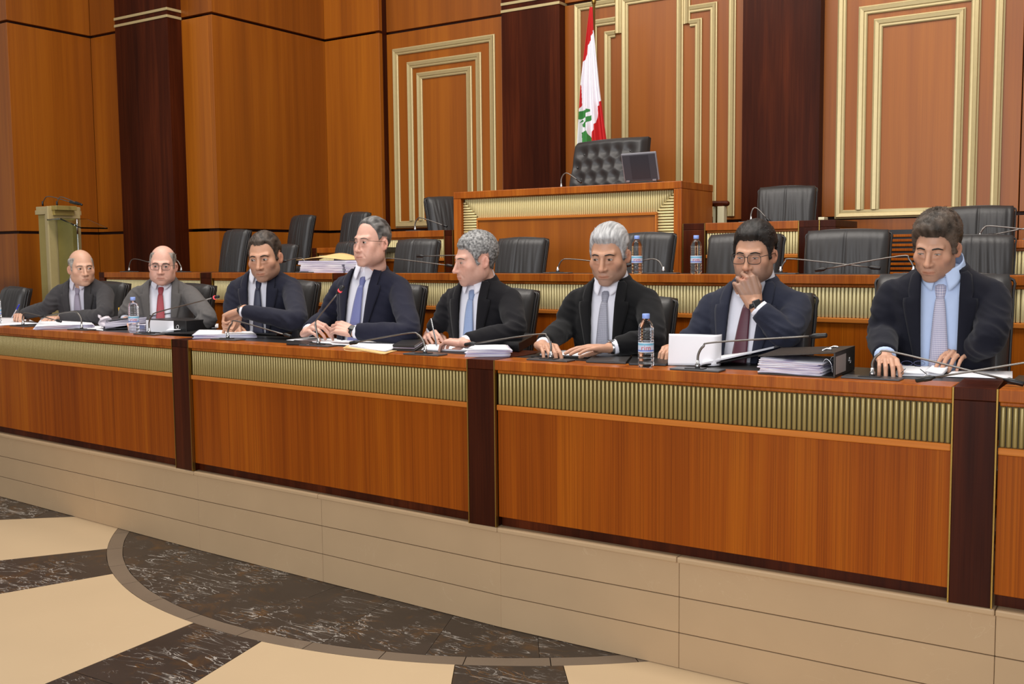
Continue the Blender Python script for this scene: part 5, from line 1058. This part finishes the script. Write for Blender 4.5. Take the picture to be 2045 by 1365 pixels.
m = MB(); m.box((bq[0] - 6 / bm_, Y3 + .02, T3 + .001), (bq[0] + 6 / bm_, Y3 + .1, T3 + 6 / bm_)); m.build('cap', M_IVORY, bb, .002)
va, vb_ = ony(1772, 464, YW - .004), ony(1868, 548, YW - .004); ve = empty('wall_vent', ((va[0] + vb_[0]) / 2, YW - .02, vb_[2]), 'louvred wooden vent low on the wall behind the bushy haired man', 'vent')
m = MB(); m.box((va[0] - .02, YW - .006, vb_[2] - .02), (vb_[0] + .02, YW - .001, va[2] + .02)); m.build('backing', M_BLACK, ve)
ns = 9; hh = (va[2] - vb_[2]) / ns
for k in range(ns): m = MB(); m.box((va[0], YW - .03, vb_[2] + k * hh), (vb_[0], YW - .007, vb_[2] + k * hh + hh * .56)); m.build('slat', M_DESK, ve, .002)
# ------------------------------------------------------------------ microphones
def gooseneck(base_px, zt, path, label, group='gooseneck microphones', plate=(.20, .075), lit=False, cap_px=None, slant=0.0, Yb=None, rad=.0036, capl=.055, lean=0.0):
    b = onz(base_px[0], base_px[1], zt + .012) if Yb is None else ony(base_px[0], base_px[1], Yb)
    root = empty('desk_microphone', (b[0], b[1], zt), label, 'microphone', group)
    if plate:
        f = frame((b[0], b[1], zt), (math.cos(slant), math.sin(slant), 0), (-math.sin(slant), math.cos(slant), 0)); m = MB(); m.box((-plate[0] / 2, -plate[1] / 2, .0005), (plate[0] / 2, plate[1] / 2, .007), f); p_ = m.build('base_plate', M_GREYP, root, .002)
        m = MB(); m.box((-.045, -.022, .0072), (.03, .02, .010), f); m.build('control_panel', M_BLACK, p_, .001)
    m = MB(); m.lathe([(.010, .001), (.010, .018), (.0065, .020), (.0065, .032)], (b[0], b[1], zt + (.007 if plate else 0)), 10); m.build('connector', M_CHROME, root)
    pts = [np.array((b[0], b[1], zt + .03))]
    for i, (x, y) in enumerate(path):
        Y = b[1] + lean * (i + 1) / len(path); pts.append(ony(x, y, Y))
    P = catmull(pts[:-1] + [pts[-1]], 5); n = len(P); m = MB(); m.tube(P, [rad * 1.35 if i < n * .5 else rad for i in range(n)], 8); m.build('gooseneck', M_STEM, root)
    e = np.array(P[-1]); d = e - np.array(P[-3]); d /= np.linalg.norm(d); m = MB()
    m.tube([e - d * .004, e + d * .006, e + d * .012, e + d * capl * .55, e + d * capl * .6, e + d * capl * .95, e + d * capl], [.0035, .006, .0098, .0098, .0088, .0088, .0068], 12); m.build('capsule', M_BLACK, root)
    if lit:
        m = MB(); m.tube([e + d * .018, e + d * .026], .0112, 14); m.build('light_ring', MATS['red_lamp'], root)
    return root
mr, nt_, bs_ = mat_base('red_lamp'); bs_.inputs['Base Color'].default_value = (.8, .03, .03, 1); bs_.inputs['Emission Color'].default_value = (1, .06, .08, 1); bs_.inputs['Emission Strength'].default_value = 1.6
GM = 'gooseneck microphones on the front bench'
gooseneck((46, 648), T1, [(45, 634), (49, 625), (66, 627), (112, 639)], 'gooseneck microphone at the left end beside the blue pen writer', GM)
gooseneck((163, 655), T1, [(162, 636), (152, 623), (134, 623), (90, 631)], 'gooseneck microphone in front of the bald man, bent left', GM)
gooseneck((298, 664), T1, [(298, 642), (304, 630), (318, 622), (424, 595)], 'red lit gooseneck microphone in front of the man in red tie', GM, lit=True)
gooseneck((455, 674), T1, [(456, 658), (463, 646), (474, 641), (566, 667)], 'gooseneck microphone in front of the pointing man, bent right and low', GM)
gooseneck((636, 686), T1, [(632, 660), (630, 645), (636, 633), (674, 586)], 'upright red lit gooseneck microphone before the man with blue violet tie', GM, lit=True)
gooseneck((849, 703), T1, [(846, 682), (835, 668), (815, 665), (716, 682)], 'gooseneck microphone right of the black notebook, bent left', GM)
gooseneck((1100, 714), T1, [(1100, 688), (1092, 672), (1074, 667), (950, 685)], 'gooseneck microphone in front of the silver haired man, bent left', GM, capl=.06)
gooseneck((1393, 733), T1, [(1395, 706), (1405, 691), (1428, 683), (1618, 671)], 'gooseneck microphone before the curled white page, bent right', GM, capl=.06)
gooseneck((1742, 749), T1, [(1743, 722), (1757, 706), (1786, 703), (2006, 757)], 'gooseneck microphone before the bushy haired man, bent right', GM, capl=.06)
mq = onz(2120, 790, T1 + .012); gooseneck((2150, 780), T1, [(2150, 745), (2135, 718), (2100, 716), (1866, 753)], 'gooseneck microphone reaching in from the right edge', GM, capl=.06)
G2M = 'gooseneck microphones on the second bench'
kw = dict(group=G2M, plate=(.17, .06), rad=.0034)
gooseneck((258, 541), T2, [(258, 532), (262, 520), (272, 517), (300, 524)], 'background microphone between the two men in grey suits', Yb=float(r2(258, 547)[1]) + .10, **kw)
gooseneck((362, 541), T2, [(361, 531), (354, 520), (344, 518), (310, 528)], 'background microphone right of the balding head', Yb=float(r2(362, 547)[1]) + .10, **kw)
gooseneck((613, 545), T2, [(614, 536), (609, 522), (600, 515), (572, 520)], 'background microphone before the paper pile', Yb=float(r2(613, 547)[1]) + .10, **kw)
gooseneck((764, 546), T2, [(765, 533), (769, 519), (785, 516), (890, 529)], 'background microphone right of the grey haired head, bent right', Yb=float(r2(764, 547)[1]) + .10, **kw)
gooseneck((940, 547), T2, [(940, 530), (932, 515), (915, 510), (846, 511)], 'background microphone bent left behind the curly haired man', Yb=float(r2(940, 547)[1]) + .10, **kw)
gooseneck((1114, 546), T2, [(1115, 533), (1122, 520), (1139, 517), (1210, 524)], 'background microphone left of the silver haired head', Yb=float(r2(1114, 547)[1]) + .10, **kw)
gooseneck((1325, 548), T2, [(1324, 535), (1315, 521), (1298, 517), (1262, 527)], 'background microphone between the two background bottles', Yb=float(r2(1325, 547)[1]) + .10, **kw)
gooseneck((1559, 549), T2, [(1560, 536), (1568, 522), (1586, 517), (1735, 533)], 'background microphone right of the man in glasses, bent right', Yb=float(r2(1559, 547)[1]) + .10, **kw)
gooseneck((1824, 552), T2, [(1825, 534), (1815, 517), (1796, 511), (1650, 536)], 'background microphone in front of the vent, bent left', Yb=float(r2(1824, 547)[1]) + .10, **kw)
kw = dict(group='gooseneck microphones of the upper rows', plate=(.15, .06), rad=.004, capl=.045)
gooseneck((829, 454), T3, [(829, 447), (833, 438), (842, 435), (884, 449)], 'small microphone left of the rostrum', Yb=Y3 + .15, **kw)
gooseneck((1121, 367), ZR, [(1121, 358), (1126, 348), (1134, 346), (1152, 358)], 'small microphone on the rostrum left of the tufted chair', Yb=Y3 + .2, **kw)
gooseneck((1500, 437), T3, [(1500, 428), (1504, 417), (1512, 416), (1530, 434)], 'small microphone behind the black haired man', Yb=Y3 + .15, **kw)
gooseneck((1957, 474), TV, [(1957, 466), (1965, 455), (1980, 451), (2060, 459)], 'upper microphone on the right wing bench, bent right', Yb=VA[1] + .15, **kw)
gooseneck((2075, 474), TV, [(2075, 462), (2062, 454), (2040, 457), (1985, 468)], 'upper microphone reaching left on the right wing bench', Yb=VA[1] + .17, **kw)
tag(bpy.data.objects['desk_microphone'], None)
for k, (x, y, px_, py_) in enumerate(((85.5, 411, 101, 395), (114, 411, 133, 396))):
    b = ony(x, y, LY + .1); e = ony(157 + k * 6, 407.5 + k, LY + .1); m_ = ony(px_ - (4 if k == 0 else 11), py_ - 3, LY + .1)
    root = empty('lectern_microphone', b, ['lectern microphone nearer the wall edge', 'lectern microphone over the glass shelf'][k], 'microphone', 'microphones on the lectern'); m = MB(); m.tube([b, b + (0, 0, .042)], .008, 8); m.build('connector', M_BLACK, root)
    m = MB(); m.tube(catmull([b + (0, 0, .03), m_, e - (e - m_) * .25], 5), .004, 6); m.build('gooseneck', M_STEM, root); m = MB(); m.tube([e - (e - m_) * .27, e], [.012, .010], 8, round_ends=True); m.build('capsule', M_BLACK, root)
# ------------------------------------------------------------------ water bottles
M_PET = glass_mat('clear_bottle_plastic', (.98, .985, 1, 1), 1.3, .02); M_CAP = plain('light_blue_cap', srgb(142, 168, 236), .4); M_LABEL = plain('teal_bottle_label', srgb(112, 178, 208), .45); M_LABP = plain('pale_bottle_label', srgb(196, 206, 226), .45); M_LABB = plain('blue_bottle_label', srgb(104, 134, 208), .45); M_LABW = plain('white_label_band', srgb(224, 228, 240), .5); M_LRED = plain('red_label_letters', srgb(196, 62, 74), .5)
def letters(text, size):
    cu = bpy.data.curves.new('letters', 'FONT'); cu.body = text; cu.size = size; cu.align_x = 'CENTER'; cu.extrude = .0003; o = bpy.data.objects.new('tmp_text', cu); COL.objects.link(o)
    dg = bpy.context.evaluated_depsgraph_get(); me = bpy.data.meshes.new_from_object(o.evaluated_get(dg), depsgraph=dg); bpy.data.objects.remove(o); V = np.empty(len(me.vertices) * 3); me.vertices.foreach_get('co', V); return me, V.reshape(-1, 3)
TXT, TV_ = letters('rim', .030)
def bottle(px_b, zt, hpx, label, group, Yb=None):
    b = onz(px_b[0], px_b[1], zt) if Yb is None else ony(px_b[0], px_b[1], Yb); b[2] = zt; H_ = hpx / pxm(b); k = H_ / .215; root = empty('water_bottle', b, label, 'bottle', group)
    r = .0315; prof = [(.022, .0), (.029, .004), (r, .012), (r, .022), (.0295, .026), (r, .030), (r, .040), (.0296, .044), (r, .048), (r, .060), (.0305, .062), (.0305, .103), (r, .105)]
    z = .105
    for q in range(4): prof += [(r, z + .004), (.0288, z + .008), (r, z + .012)]; z += .0115
    prof += [(.0300, .158), (.0265, .172), (.0205, .183), (.0145, .190), (.0125, .193), (.0125, .206), (.0122, .206)]
    sc = lambda P: [(a * k, c * k) for a, c in P]
    m = MB(); m.lathe(sc(prof), b, 24); m.build('plastic_body', M_PET, root)
    m = MB(); lr = .0313; seg = 28; rg = lambda z_, rr=lr: [(b[0] + rr * k * math.cos(2 * math.pi * a / seg), b[1] + rr * k * math.sin(2 * math.pi * a / seg), b[2] + z_ * k) for a in range(seg)]
    m.loft([rg(.0625), rg(.0655), rg(.072), rg(.090), rg(.0985), rg(.1025)], True, False)
    for p in range(len(m.f)): m.m[p] = (1, 3, 2, 0, 1)[min(p // seg, 4)]
    lab = m.build('label', [M_LABEL, M_LABW, M_LABP, M_LABB], root)
    a0 = math.atan2(-b[1], -b[0]); me = TXT.copy(); V = TV_.copy(); W = np.zeros_like(V)
    for i, (x_, y_, z_) in enumerate(V): a = a0 + x_ / .0315; rr = (.0316 + z_) * k; W[i] = (b[0] + rr * math.cos(a), b[1] + rr * math.sin(a), b[2] + (.071 + y_ * .95) * k)
    me.vertices.foreach_set('co', W.ravel()); me.update(); me.materials.clear(); me.materials.append(M_LRED); link('lettering', me, lab)
    m = MB(); m.lathe(sc([(.0148, .196), (.0152, .197), (.0152, .213), (.0140, .2155), (.001, .2155)]), b, 20); m.build('cap', M_CAP, root); return root
bottle((1290, 733), T1, 107, 'clear water bottle with blue cap and label on the front bench edge', None)
bottle((268, 664), T1, 71, 'smaller looking water bottle in front of the red tie man', None)
bpy.data.objects['water_bottle.001']['label'] = 'water bottle in front of the man with the red tie'
bottle((1272, 549), T2, 76, 'water bottle right of the silver haired head on the second bench', None, Yb=float(r2(1272, 549)[1]) + .055)
bottle((1390, 550), T2, 77, 'water bottle left of the man in glasses on the second bench', None, Yb=float(r2(1390, 550)[1]) + .055)
bottle((-6, 646), T1, 62, 'water bottle cut off at the left edge of the photo', None)
# ------------------------------------------------------------------ papers, folders, binders
def quad_on(pts, z): return [onz(x, y, z) for x, y in pts]
def sheet(pts, label, z0=T1, th=.0012, mat=None, name='paper_sheet', cat='paper', group=None, wav=.002, layers=1, jit=.004, parent=None):
    """pts: the four corners (far left, far right, near right, near left) of the top face"""
    A, B, Cq, D = [np.array(p) for p in quad_on(pts, z0 + th)]; m = MB()
    for l in range(layers):
        t0 = z0 + .0006 + (th) * l / layers; t1 = z0 + .0006 + th * (l + 1) / layers - (.0004 if layers > 1 else 0); j = rng.normal(0, jit, 2) * (layers > 1); n = 7; G = np.zeros((n, n, 3))
        for a in range(n):
            for b in range(n):
                u, v = b / (n - 1), a / (n - 1); P = (D * (1 - u) + Cq * u) * (1 - v) + (A * (1 - u) + B * u) * v; wv = wav * (math.sin(3 * u + 2 * v + l) * .5 + .5) * max(abs(u - .5), abs(v - .5)) * 2 if l == layers - 1 else 0; G[a, b] = (P[0] + j[0], P[1] + j[1], t0 + wv)
        m.grid(G, thick=-(t1 - t0) if False else (t1 - t0))
    o = m.build(name, mat or M_PAPER, parent)
    if parent is None: tag(o, label, cat, group)
    return o
def pstack(pts, h, label, layers=8, jit=.004, z0=T1, name='paper_stack'):
    o = sheet(pts, label, z0, h, M_STACK, name, 'papers', None, .0, layers, jit); t = sheet(pts, None, z0 + h + .0006, .0008, M_PAPER, 'top_page', parent=o, wav=.003); return o
sheet([(-20, 634), (50, 634), (78, 646), (-20, 651)], 'white sheet under the writing hand at the left end')
pstack([(85, 634), (176, 635), (186, 648), (70, 652)], .022, 'loose paper stack in front of the bald man', 7, .006)
sheet([(160, 646), (206, 648), (206, 660), (150, 655)], 'white sheet right of the bald man beside the grey binder')
# grey ring binder with crumpled pages, lying open
gb = empty('ring_binder', onz(270, 655, T1), 'grey ring binder with crumpled plastic pages behind the front bottle', 'binder')
def wedge(name, pts, z0, h0, h1, mat, parent, th=.012):
    A, B, Cq, D = quad_on(pts, z0); m = MB(); v = [D + (0, 0, h0), Cq + (0, 0, h1), B + (0, 0, h1), A + (0, 0, h0)]; v = v + [p + np.array((0, 0, th)) for p in v]; m.add(v, [(0, 3, 2, 1), (4, 5, 6, 7), (0, 1, 5, 4), (1, 2, 6, 5), (2, 3, 7, 6), (3, 0, 4, 7)]); return m.build(name, mat, parent, .001)
M_BGREY = plain('dark_grey_binder_board', srgb(60, 60, 66), .5); M_PAGES = stack_mat('lilac_page_edges', srgb(128, 124, 142), srgb(204, 200, 214), 180); M_BLUE = plain('blue_label_card', srgb(130, 138, 176), .6)
wedge('cover', [(222, 648), (340, 647), (348, 655), (204, 658)], T1, .0, .012, M_BGREY, gb, .006)
wedge('page_block', [(226, 648), (330, 646), (336, 653), (210, 657)], T1 + .006, .004, .05, M_PAGES, gb, .036)
wedge('cover', [(222, 647), (338, 645), (345, 653), (212, 656)], T1 + .006, .046, .09, M_BGREY, gb, .005)
m = MB(); G = np.zeros((10, 12, 3)); c0_ = onz(212, 657, T1)
for i in range(10):
    for j in range(12): u, v = j / 11, i / 9; G[i, j] = c0_ + np.array((-.055 + .10 * u + .02 * math.sin(9 * v), .03 * math.sin(7 * u + 4 * v), .008 + v * .085 * (1 - .55 * u) + .012 * math.sin(11 * u + 3 * v)))
m.grid(G, thick=.001); m.build('plastic_pocket', plain('glossy_plastic_pocket', srgb(206, 198, 206), .2), gb)
tag(MB().box((-.004, -.004, 0), (.004, .004, .06), frame(ony(239, 632, onz(239, 655, T1)[1] + .05), (1, 0, 0), (0, 1, 0), (-.06, 0, 1))).build('pencil', plain('yellow_pencil', srgb(226, 176, 50), .5), None, .001), 'yellow pencil standing out of the grey ring binder', 'pencil')
lab = empty('box_file', onz(330, 664, T1), 'black box file with white spine label and finger ring before the red tie man', 'binder')
A_ = onz(291, 663, T1); B_ = onz(372, 667, T1); u_, n_, L_ = uv(A_, B_); f_ = frame(A_, u_, n_); hh_ = 26 / pxm(A_)
m = MB(); m.box((0, -.22, .0005), (L_, -.002, hh_), f_); m.build('board', M_BLACK, lab, .002); m = MB(); m.box((.006, -.0018, .004), (L_ * .70, -.0002, hh_ - .004), f_); m.build('spine_label', M_PAPER, lab)
m = MB(); cc = f_((L_ * .80, .001, hh_ * .52)); m.tube([cc + (u_ * math.cos(a) + np.array((0, 0, 1)) * math.sin(a)) * .011 for a in np.linspace(0, 2 * math.pi, 17)], .0022, 6); m.build('finger_ring', M_CHROME, lab)
m = MB(); m.box((-.13, -.15, .0005), (-.004, -.002, hh_ * .55), f_); m.build('page_block', M_PAGES, lab)
m = MB(); m.box((-.06, -.0015, hh_ * .25), (-.012, .0, hh_ * .54), f_); m.build('blue_label', M_BLUE, lab)
fo = empty('folder', onz(380, 665, T1), 'black folder with white sheets between the box file and the pointing hand', 'folder'); wedge('cover', [(345, 655), (436, 658), (424, 672), (318, 668)], T1, .0, .014, M_BLACK, fo, .008); sheet([(352, 648), (436, 646), (436, 654), (332, 660)], None, T1 + .02, .004, M_PAPER, 'sheets', parent=fo, wav=.004)
pstack([(398, 659), (500, 659), (512, 668), (386, 669)], .020, 'paper stack under the pointing finger', 6, .004)
tag(MB().box((0, 0, .001), (.24, .17, .012), frame(onz(492, 668, T1), (1, .02, 0), (-.25, 1, 0))).build('closed_notebook', M_BLACK, None, .003), 'closed black notebook right of the paper stack under the pointing finger', 'notebook')
sheet([(616, 673), (712, 677), (700, 690), (572, 679)], 'white sheet below the clasped hands')
sheet([(648, 681), (700, 680), (712, 690), (664, 688)], 'white sheet slipping under the kraft envelopes')
def slab_obj(pts, h, label, name, cat, mat, bevel=.002, z0=T1):
    P = quad_on(pts, z0); m = MB(); m.add([p + np.array((0, 0, .0008)) for p in P[::-1]] + [p + np.array((0, 0, h)) for p in P[::-1]], [(0, 3, 2, 1), (4, 5, 6, 7), (0, 1, 5, 4), (1, 2, 6, 5), (2, 3, 7, 6), (3, 0, 4, 7)]); return tag(m.build(name, mat, None, bevel), label, cat)
slab_obj([(588, 682), (624, 684), (612, 690.5), (572, 689)], .010, 'black phone lying before the lit upright microphone', 'phone', 'phone', M_BLACK)
kr = empty('envelope_pile', onz(760, 695, T1), 'kraft envelopes with white pages left of the black notebook', 'papers')
sheet([(705, 682), (838, 686), (764, 706), (686, 694)], None, T1, .003, M_KRAFT, 'envelope', parent=kr, wav=.003, layers=2, jit=.005); sheet([(710, 680), (840, 684), (772, 700), (700, 691)], None, T1 + .0045, .004, M_PAPER, 'pages', parent=kr, wav=.006, layers=3, jit=.005)
m = MB(); q0 = onz(688, 697, T1 + .004); m.tube(catmull([q0, q0 + (.03, -.03, -.001), q0 + (.09, -.045, -.001), q0 + (.15, -.02, 0)], 4), .0018, 5); m.build('string', M_KRAFT, kr)
nb = empty('notebook', onz(815, 700, T1), 'thick black notebook beside the kraft envelopes', 'notebook'); 
for z_, dz_, mt, nm in ((0, .012, M_BLACK, 'cover'), (.0125, .006, M_PAGES, 'page_block'), (.019, .012, M_BLACK, 'cover')):
    P = quad_on([(808, 688), (848, 688), (828, 702), (784, 700.5)], T1); m = MB(); m.add([p + np.array((0, 0, .0008 + z_)) for p in P[::-1]] + [p + np.array((0, 0, z_ + dz_)) for p in P[::-1]], [(0, 3, 2, 1), (4, 5, 6, 7), (0, 1, 5, 4), (1, 2, 6, 5), (2, 3, 7, 6), (3, 0, 4, 7)]); m.build(nm, mt, nb, .002)
sheet([(858, 683), (940, 690), (934, 700), (846, 697)], 'white page under the writing hands of the curly haired man', th=.004, layers=2)
pstack([(950, 687), (1010, 688), (1020, 699), (930, 699)], .030, 'white paper bundle in front of the flat black binder', 6, .005)
fb = empty('document_case', onz(1010, 690, T1), 'flat black document case with two brass corners beside the white paper bundle', 'binder')
P = quad_on([(985, 676), (1066, 682), (1030, 702), (940, 694)], T1); m = MB(); m.add([p + np.array((.03, -.02, .0008)) for p in P[::-1]] + [p + np.array((.03, -.02, .045)) for p in P[::-1]], [(0, 3, 2, 1), (4, 5, 6, 7), (0, 1, 5, 4), (1, 2, 6, 5), (2, 3, 7, 6), (3, 0, 4, 7)]); m.build('body', M_BLACK, fb, .004)
for q in (P[0], P[3]): m = MB(); m.box((-.012, -.006, .0455), (.012, .006, .050), frame(q * .93 + P[1] * .07 + (.03, -.02, 0), (1, 0, 0), (0, 1, 0))); m.build('brass_corner', M_BRASS, fb)
tag(fb, 'flat black document case beside the white paper bundle')
slab_obj([(1080, 703), (1200, 704), (1176, 715), (1060, 713)], .005, 'black writing pad under the hands of the silver haired man', 'writing_pad', 'pad', M_BLACK)
sheet([(1090, 699), (1180, 700), (1170, 711), (1078, 708)], 'white note sheet under the hands of the silver haired man', T1 + .0055, .002)
slab_obj([(1190, 710), (1262, 712), (1250, 727), (1170, 724)], .010, 'closed black notebook left of the front bench bottle', 'closed_notebook', 'notebook', M_LEATHER)
slab_obj([(1262, 717), (1345, 720), (1330, 731), (1256, 729)], .010, 'black tablet behind the front bench bottle', 'tablet', 'tablet', M_BLACK)
# curled standing page over an open folder
of = empty('open_folder', onz(1480, 730, T1), 'open black folder with a big white page curled upright', 'folder')
pA = onz(1333, 730, T1); pB = onz(1441, 733, T1); u_, n_, L_ = uv(pA, pB); hp_ = 62 / pxm(pA); G = np.zeros((14, 22, 3))
for i in range(14):
    for j in range(22):
        v, u = i / 13, j / 21; a = u * L_; cr = max(0, u - .82) / .18; G[i, j] = pA + u_ * (a - .012 * cr * cr) - n_ * (.008 + .05 * cr ** 1.5 + .02 * v + .015 * math.sin(math.pi * u)) + np.array((0, 0, .002 + v * hp_ * (1 - .02 * u)))
m = MB(); m.grid(G, thick=.0012); m.build('curled_page', M_PAPER, of)
wedge('folder_cover', [(1440, 707), (1600, 716), (1560, 728), (1400, 732)], T1, .0, .052, M_BLACK, of, .006); wedge('pages', [(1436, 704), (1585, 713), (1545, 724), (1402, 729)], T1 + .0065, .002, .058, M_PAPER, of, .008)
# lever arch file with ragged pages
la = empty('lever_arch_file', onz(1600, 745, T1), 'brown black lever arch file full of ragged pages beside the bench edge', 'binder')
A_ = onz(1513, 747, T1); B_ = onz(1672, 751, T1); L_ = float(np.linalg.norm(B_ - A_)); u_ = np.array((math.cos(.03), math.sin(.03), 0)); n_ = np.array((u_[1], -u_[0], 0)); f_ = frame(A_, u_, n_); th_ = .30; hs_ = 52 / pxm(A_) * .92; M_FILE = plain('brown_black_file_board', srgb(44, 36, 30), .5, bump=.2, bscale=500)
m = MB(); m.box((0, -th_, .0008), (L_, .0, .005), f_); m.build('lower_board', M_FILE, la, .001)
m = MB(); m.box((L_ - .006, -th_, .0055), (L_, .0, hs_), f_); sp_ = m.build('spine', M_FILE, la, .001)
m = MB(); v = [(-.0, -th_, hs_ * .80), (L_, -th_, hs_), (L_, .0, hs_), (-.0, .0, hs_ * .74)]; m.add([f_(p) for p in v] + [f_((p[0], p[1], p[2] + .004)) for p in v], [(0, 3, 2, 1), (4, 5, 6, 7), (0, 1, 5, 4), (1, 2, 6, 5), (2, 3, 7, 6), (3, 0, 4, 7)]); m.build('upper_board', M_FILE, la, .001)
m = MB(); m.box((L_ + .0002, -th_ * .52, .012), (L_ + .001, -.01, hs_ * .86), f_); m.build('spine_label', plain('grey_spine_label', srgb(150, 140, 136), .7), la)
m = MB(); cc = f_((L_ + .001, -th_ * .72, hs_ * .5)); m.tube([cc + (-n_ * math.cos(a) + np.array((0, 0, 1)) * math.sin(a)) * .012 for a in np.linspace(0, 2 * math.pi, 17)], .0025, 6); m.build('finger_ring', M_CHROME, la)
nl = 9
for k in range(nl):
    z0_, z1_ = .006 + k * (hs_ * .60 - .006) / nl, .006 + (k + 1) * (hs_ * .60 - .006) / nl; e0 = rng.uniform(-.010, .006); e1 = rng.uniform(-.012, .012); G = np.zeros((5, 12, 3))
    for i in range(5):
        for j in range(12): u, v = j / 11, i / 4; G[i, j] = f_((.004 + e0 + u * (L_ * .78 + e1 - e0), -.275 * v - .006 - rng.uniform(0, .002), z0_ + .008 * (1 - u) * k / nl - .006 * u * k / nl + .002 * math.sin(6 * u + k)))
    m = MB(); m.grid(G, thick=(z1_ - z0_) * .93); m.build('page_bundle', M_STACK, la)
for yy in (-.06, -.16):
    m = MB(); m.tube(catmull([f_((L_ * .80, yy, .006)), f_((L_ * .80, yy, hs_ * .55)), f_((L_ * .84, yy, hs_ * .70)), f_((L_ * .90, yy, hs_ * .5)), f_((L_ * .92, yy, .006))], 4), .0022, 6); m.build('ring', M_CHROME, la)
for yy in (-.10, -.20):
    m = MB(); m.tube(catmull([f_((L_ * .74, yy, hs_ * .98)), f_((L_ * .80, yy - .01, hs_ + .006)), f_((L_ * .86, yy - .012, hs_ + .004))], 4), .004, 6); m.build('slot_ring', M_CHROME, la)
# reading matter at the right end
bk_ = empty('booklet', onz(1840, 738, T1), 'open white booklet held by the bushy haired man', 'booklet'); sheet([(1798, 728), (1862, 728), (1846, 745), (1790, 744)], None, T1, .012, M_PAPER, 'left_pages', parent=bk_, wav=.004, layers=3, jit=.002); sheet([(1862, 727), (1900, 726), (1880, 745), (1846, 745)], None, T1, .016, M_PAPER, 'right_pages', parent=bk_, wav=.010, layers=3, jit=.003)
gl = empty('folded_spectacles', onz(1820, 728, T1 + .02), 'folded rimless spectacles lying on the white booklet', 'spectacles')
for k, (x, y) in enumerate(((1811, 725), (1836, 725))):
    c = onz(x, y, T1 + .03); m = MB(); m.tube([c + np.array((.020 * math.cos(a), .006 * math.sin(a), .008 * math.sin(a))) for a in np.linspace(0, 2 * math.pi, 25)], .0008, 5); m.build('lens_rim', plain('blue_lens_rim', srgb(70, 72, 120), .3), gl)
    a_ = onz((1800, 1851)[k], (744, 747)[k], T1 + .022); b__ = onz((1808, 1838)[k], (736, 737)[k], T1 + .022); m = MB(); m.tube([a_, b__], .0016, 5); m.build('temple', M_BLACK, gl)
sheet([(1905, 739), (2022, 741), (2022, 757), (1888, 752)], 'white sheet right of the booklet under the crossing microphones', th=.0015)
pp = empty('paper_pile', r2(640, 545), 'tall paper pile with kraft envelope on the second bench', 'papers')
def r2q(pts, z): return [onpl(x, y, R2P - np.array((0, -.0, 0)), R2N) for x, y in pts]
A_ = r2(582, 546); B_ = r2(705, 547); u_, n_, L_ = uv(A_, B_); f_ = frame(A_ - n_ * .05, u_, n_); h1 = 24 / pxm(A_); h2 = 19 / pxm(A_)
for k in range(6):
    z0_, z1_ = k * h1 / 6 + .0008, (k + 1) * h1 / 6; j = rng.normal(0, .006, 2); m = MB(); m.box((j[0] - (.02 if k > 3 else 0), -.26, z0_), (L_ * .70 + j[1] + (.03 if k > 3 else 0), -.03, z1_ - .0006), f_); m.build('page_bundle', M_STACK, pp)
for k in range(5):
    z0_, z1_ = k * h2 / 5 + .0008, (k + 1) * h2 / 5; j = rng.normal(0, .006, 2); m = MB(); m.box((L_ * .72 + .02 + j[0], -.24, z0_), (L_ + .03 + j[1], -.02, z1_ - .0006), f_); m.build('page_bundle', M_STACK, pp)
G = np.zeros((6, 16, 3))
for i in range(6):
    for j in range(16): u, v = j / 15, i / 5; G[i, j] = f_((-.06 + u * (L_ * .72 + .06), -.05 - .2 * v, h1 + .004 + (.045 * math.sin(math.pi * min(1, u * 1.02)) ** 1.4) * (.35 + .65 * v)))
m = MB(); m.grid(G, thick=.004); m.build('kraft_envelope', M_KRAFT, pp)
# pens held in hands
def pen(a, b, label, mat, tip=None):
    root = tag(MB().tube([a, b], .0042, 8, round_ends=True).build('pen', mat), label, 'pen'); return root
if MEN[0]:
    w = PEOPLE[0]['_']['arms']['R'][4]['tips'][1]; a_ = ony(24, 634, w[1]); b__ = ony(38, 609, w[1] + .02); pen(a_, b__, 'blue topped pen in the bald man\'s hand', plain('pale_pen_barrel', srgb(206, 206, 216), .4)); m = MB(); d_ = b__ - a_; m.tube([b__ - d_ * .32, b__ + d_ * .02], .005, 8, round_ends=True); m.build('cap', plain('blue_pen_cap', srgb(46, 56, 190), .4), bpy.data.objects['pen'])
if MEN[4]:
    w = PEOPLE[4]['_']['arms']['R'][4]['tips'][1]; a_ = onz(872, 690, T1 + .012); pen(a_, ony(861, 637, a_[1] + .03), 'steel pen in the curly haired man\'s writing hand', M_CHROME)
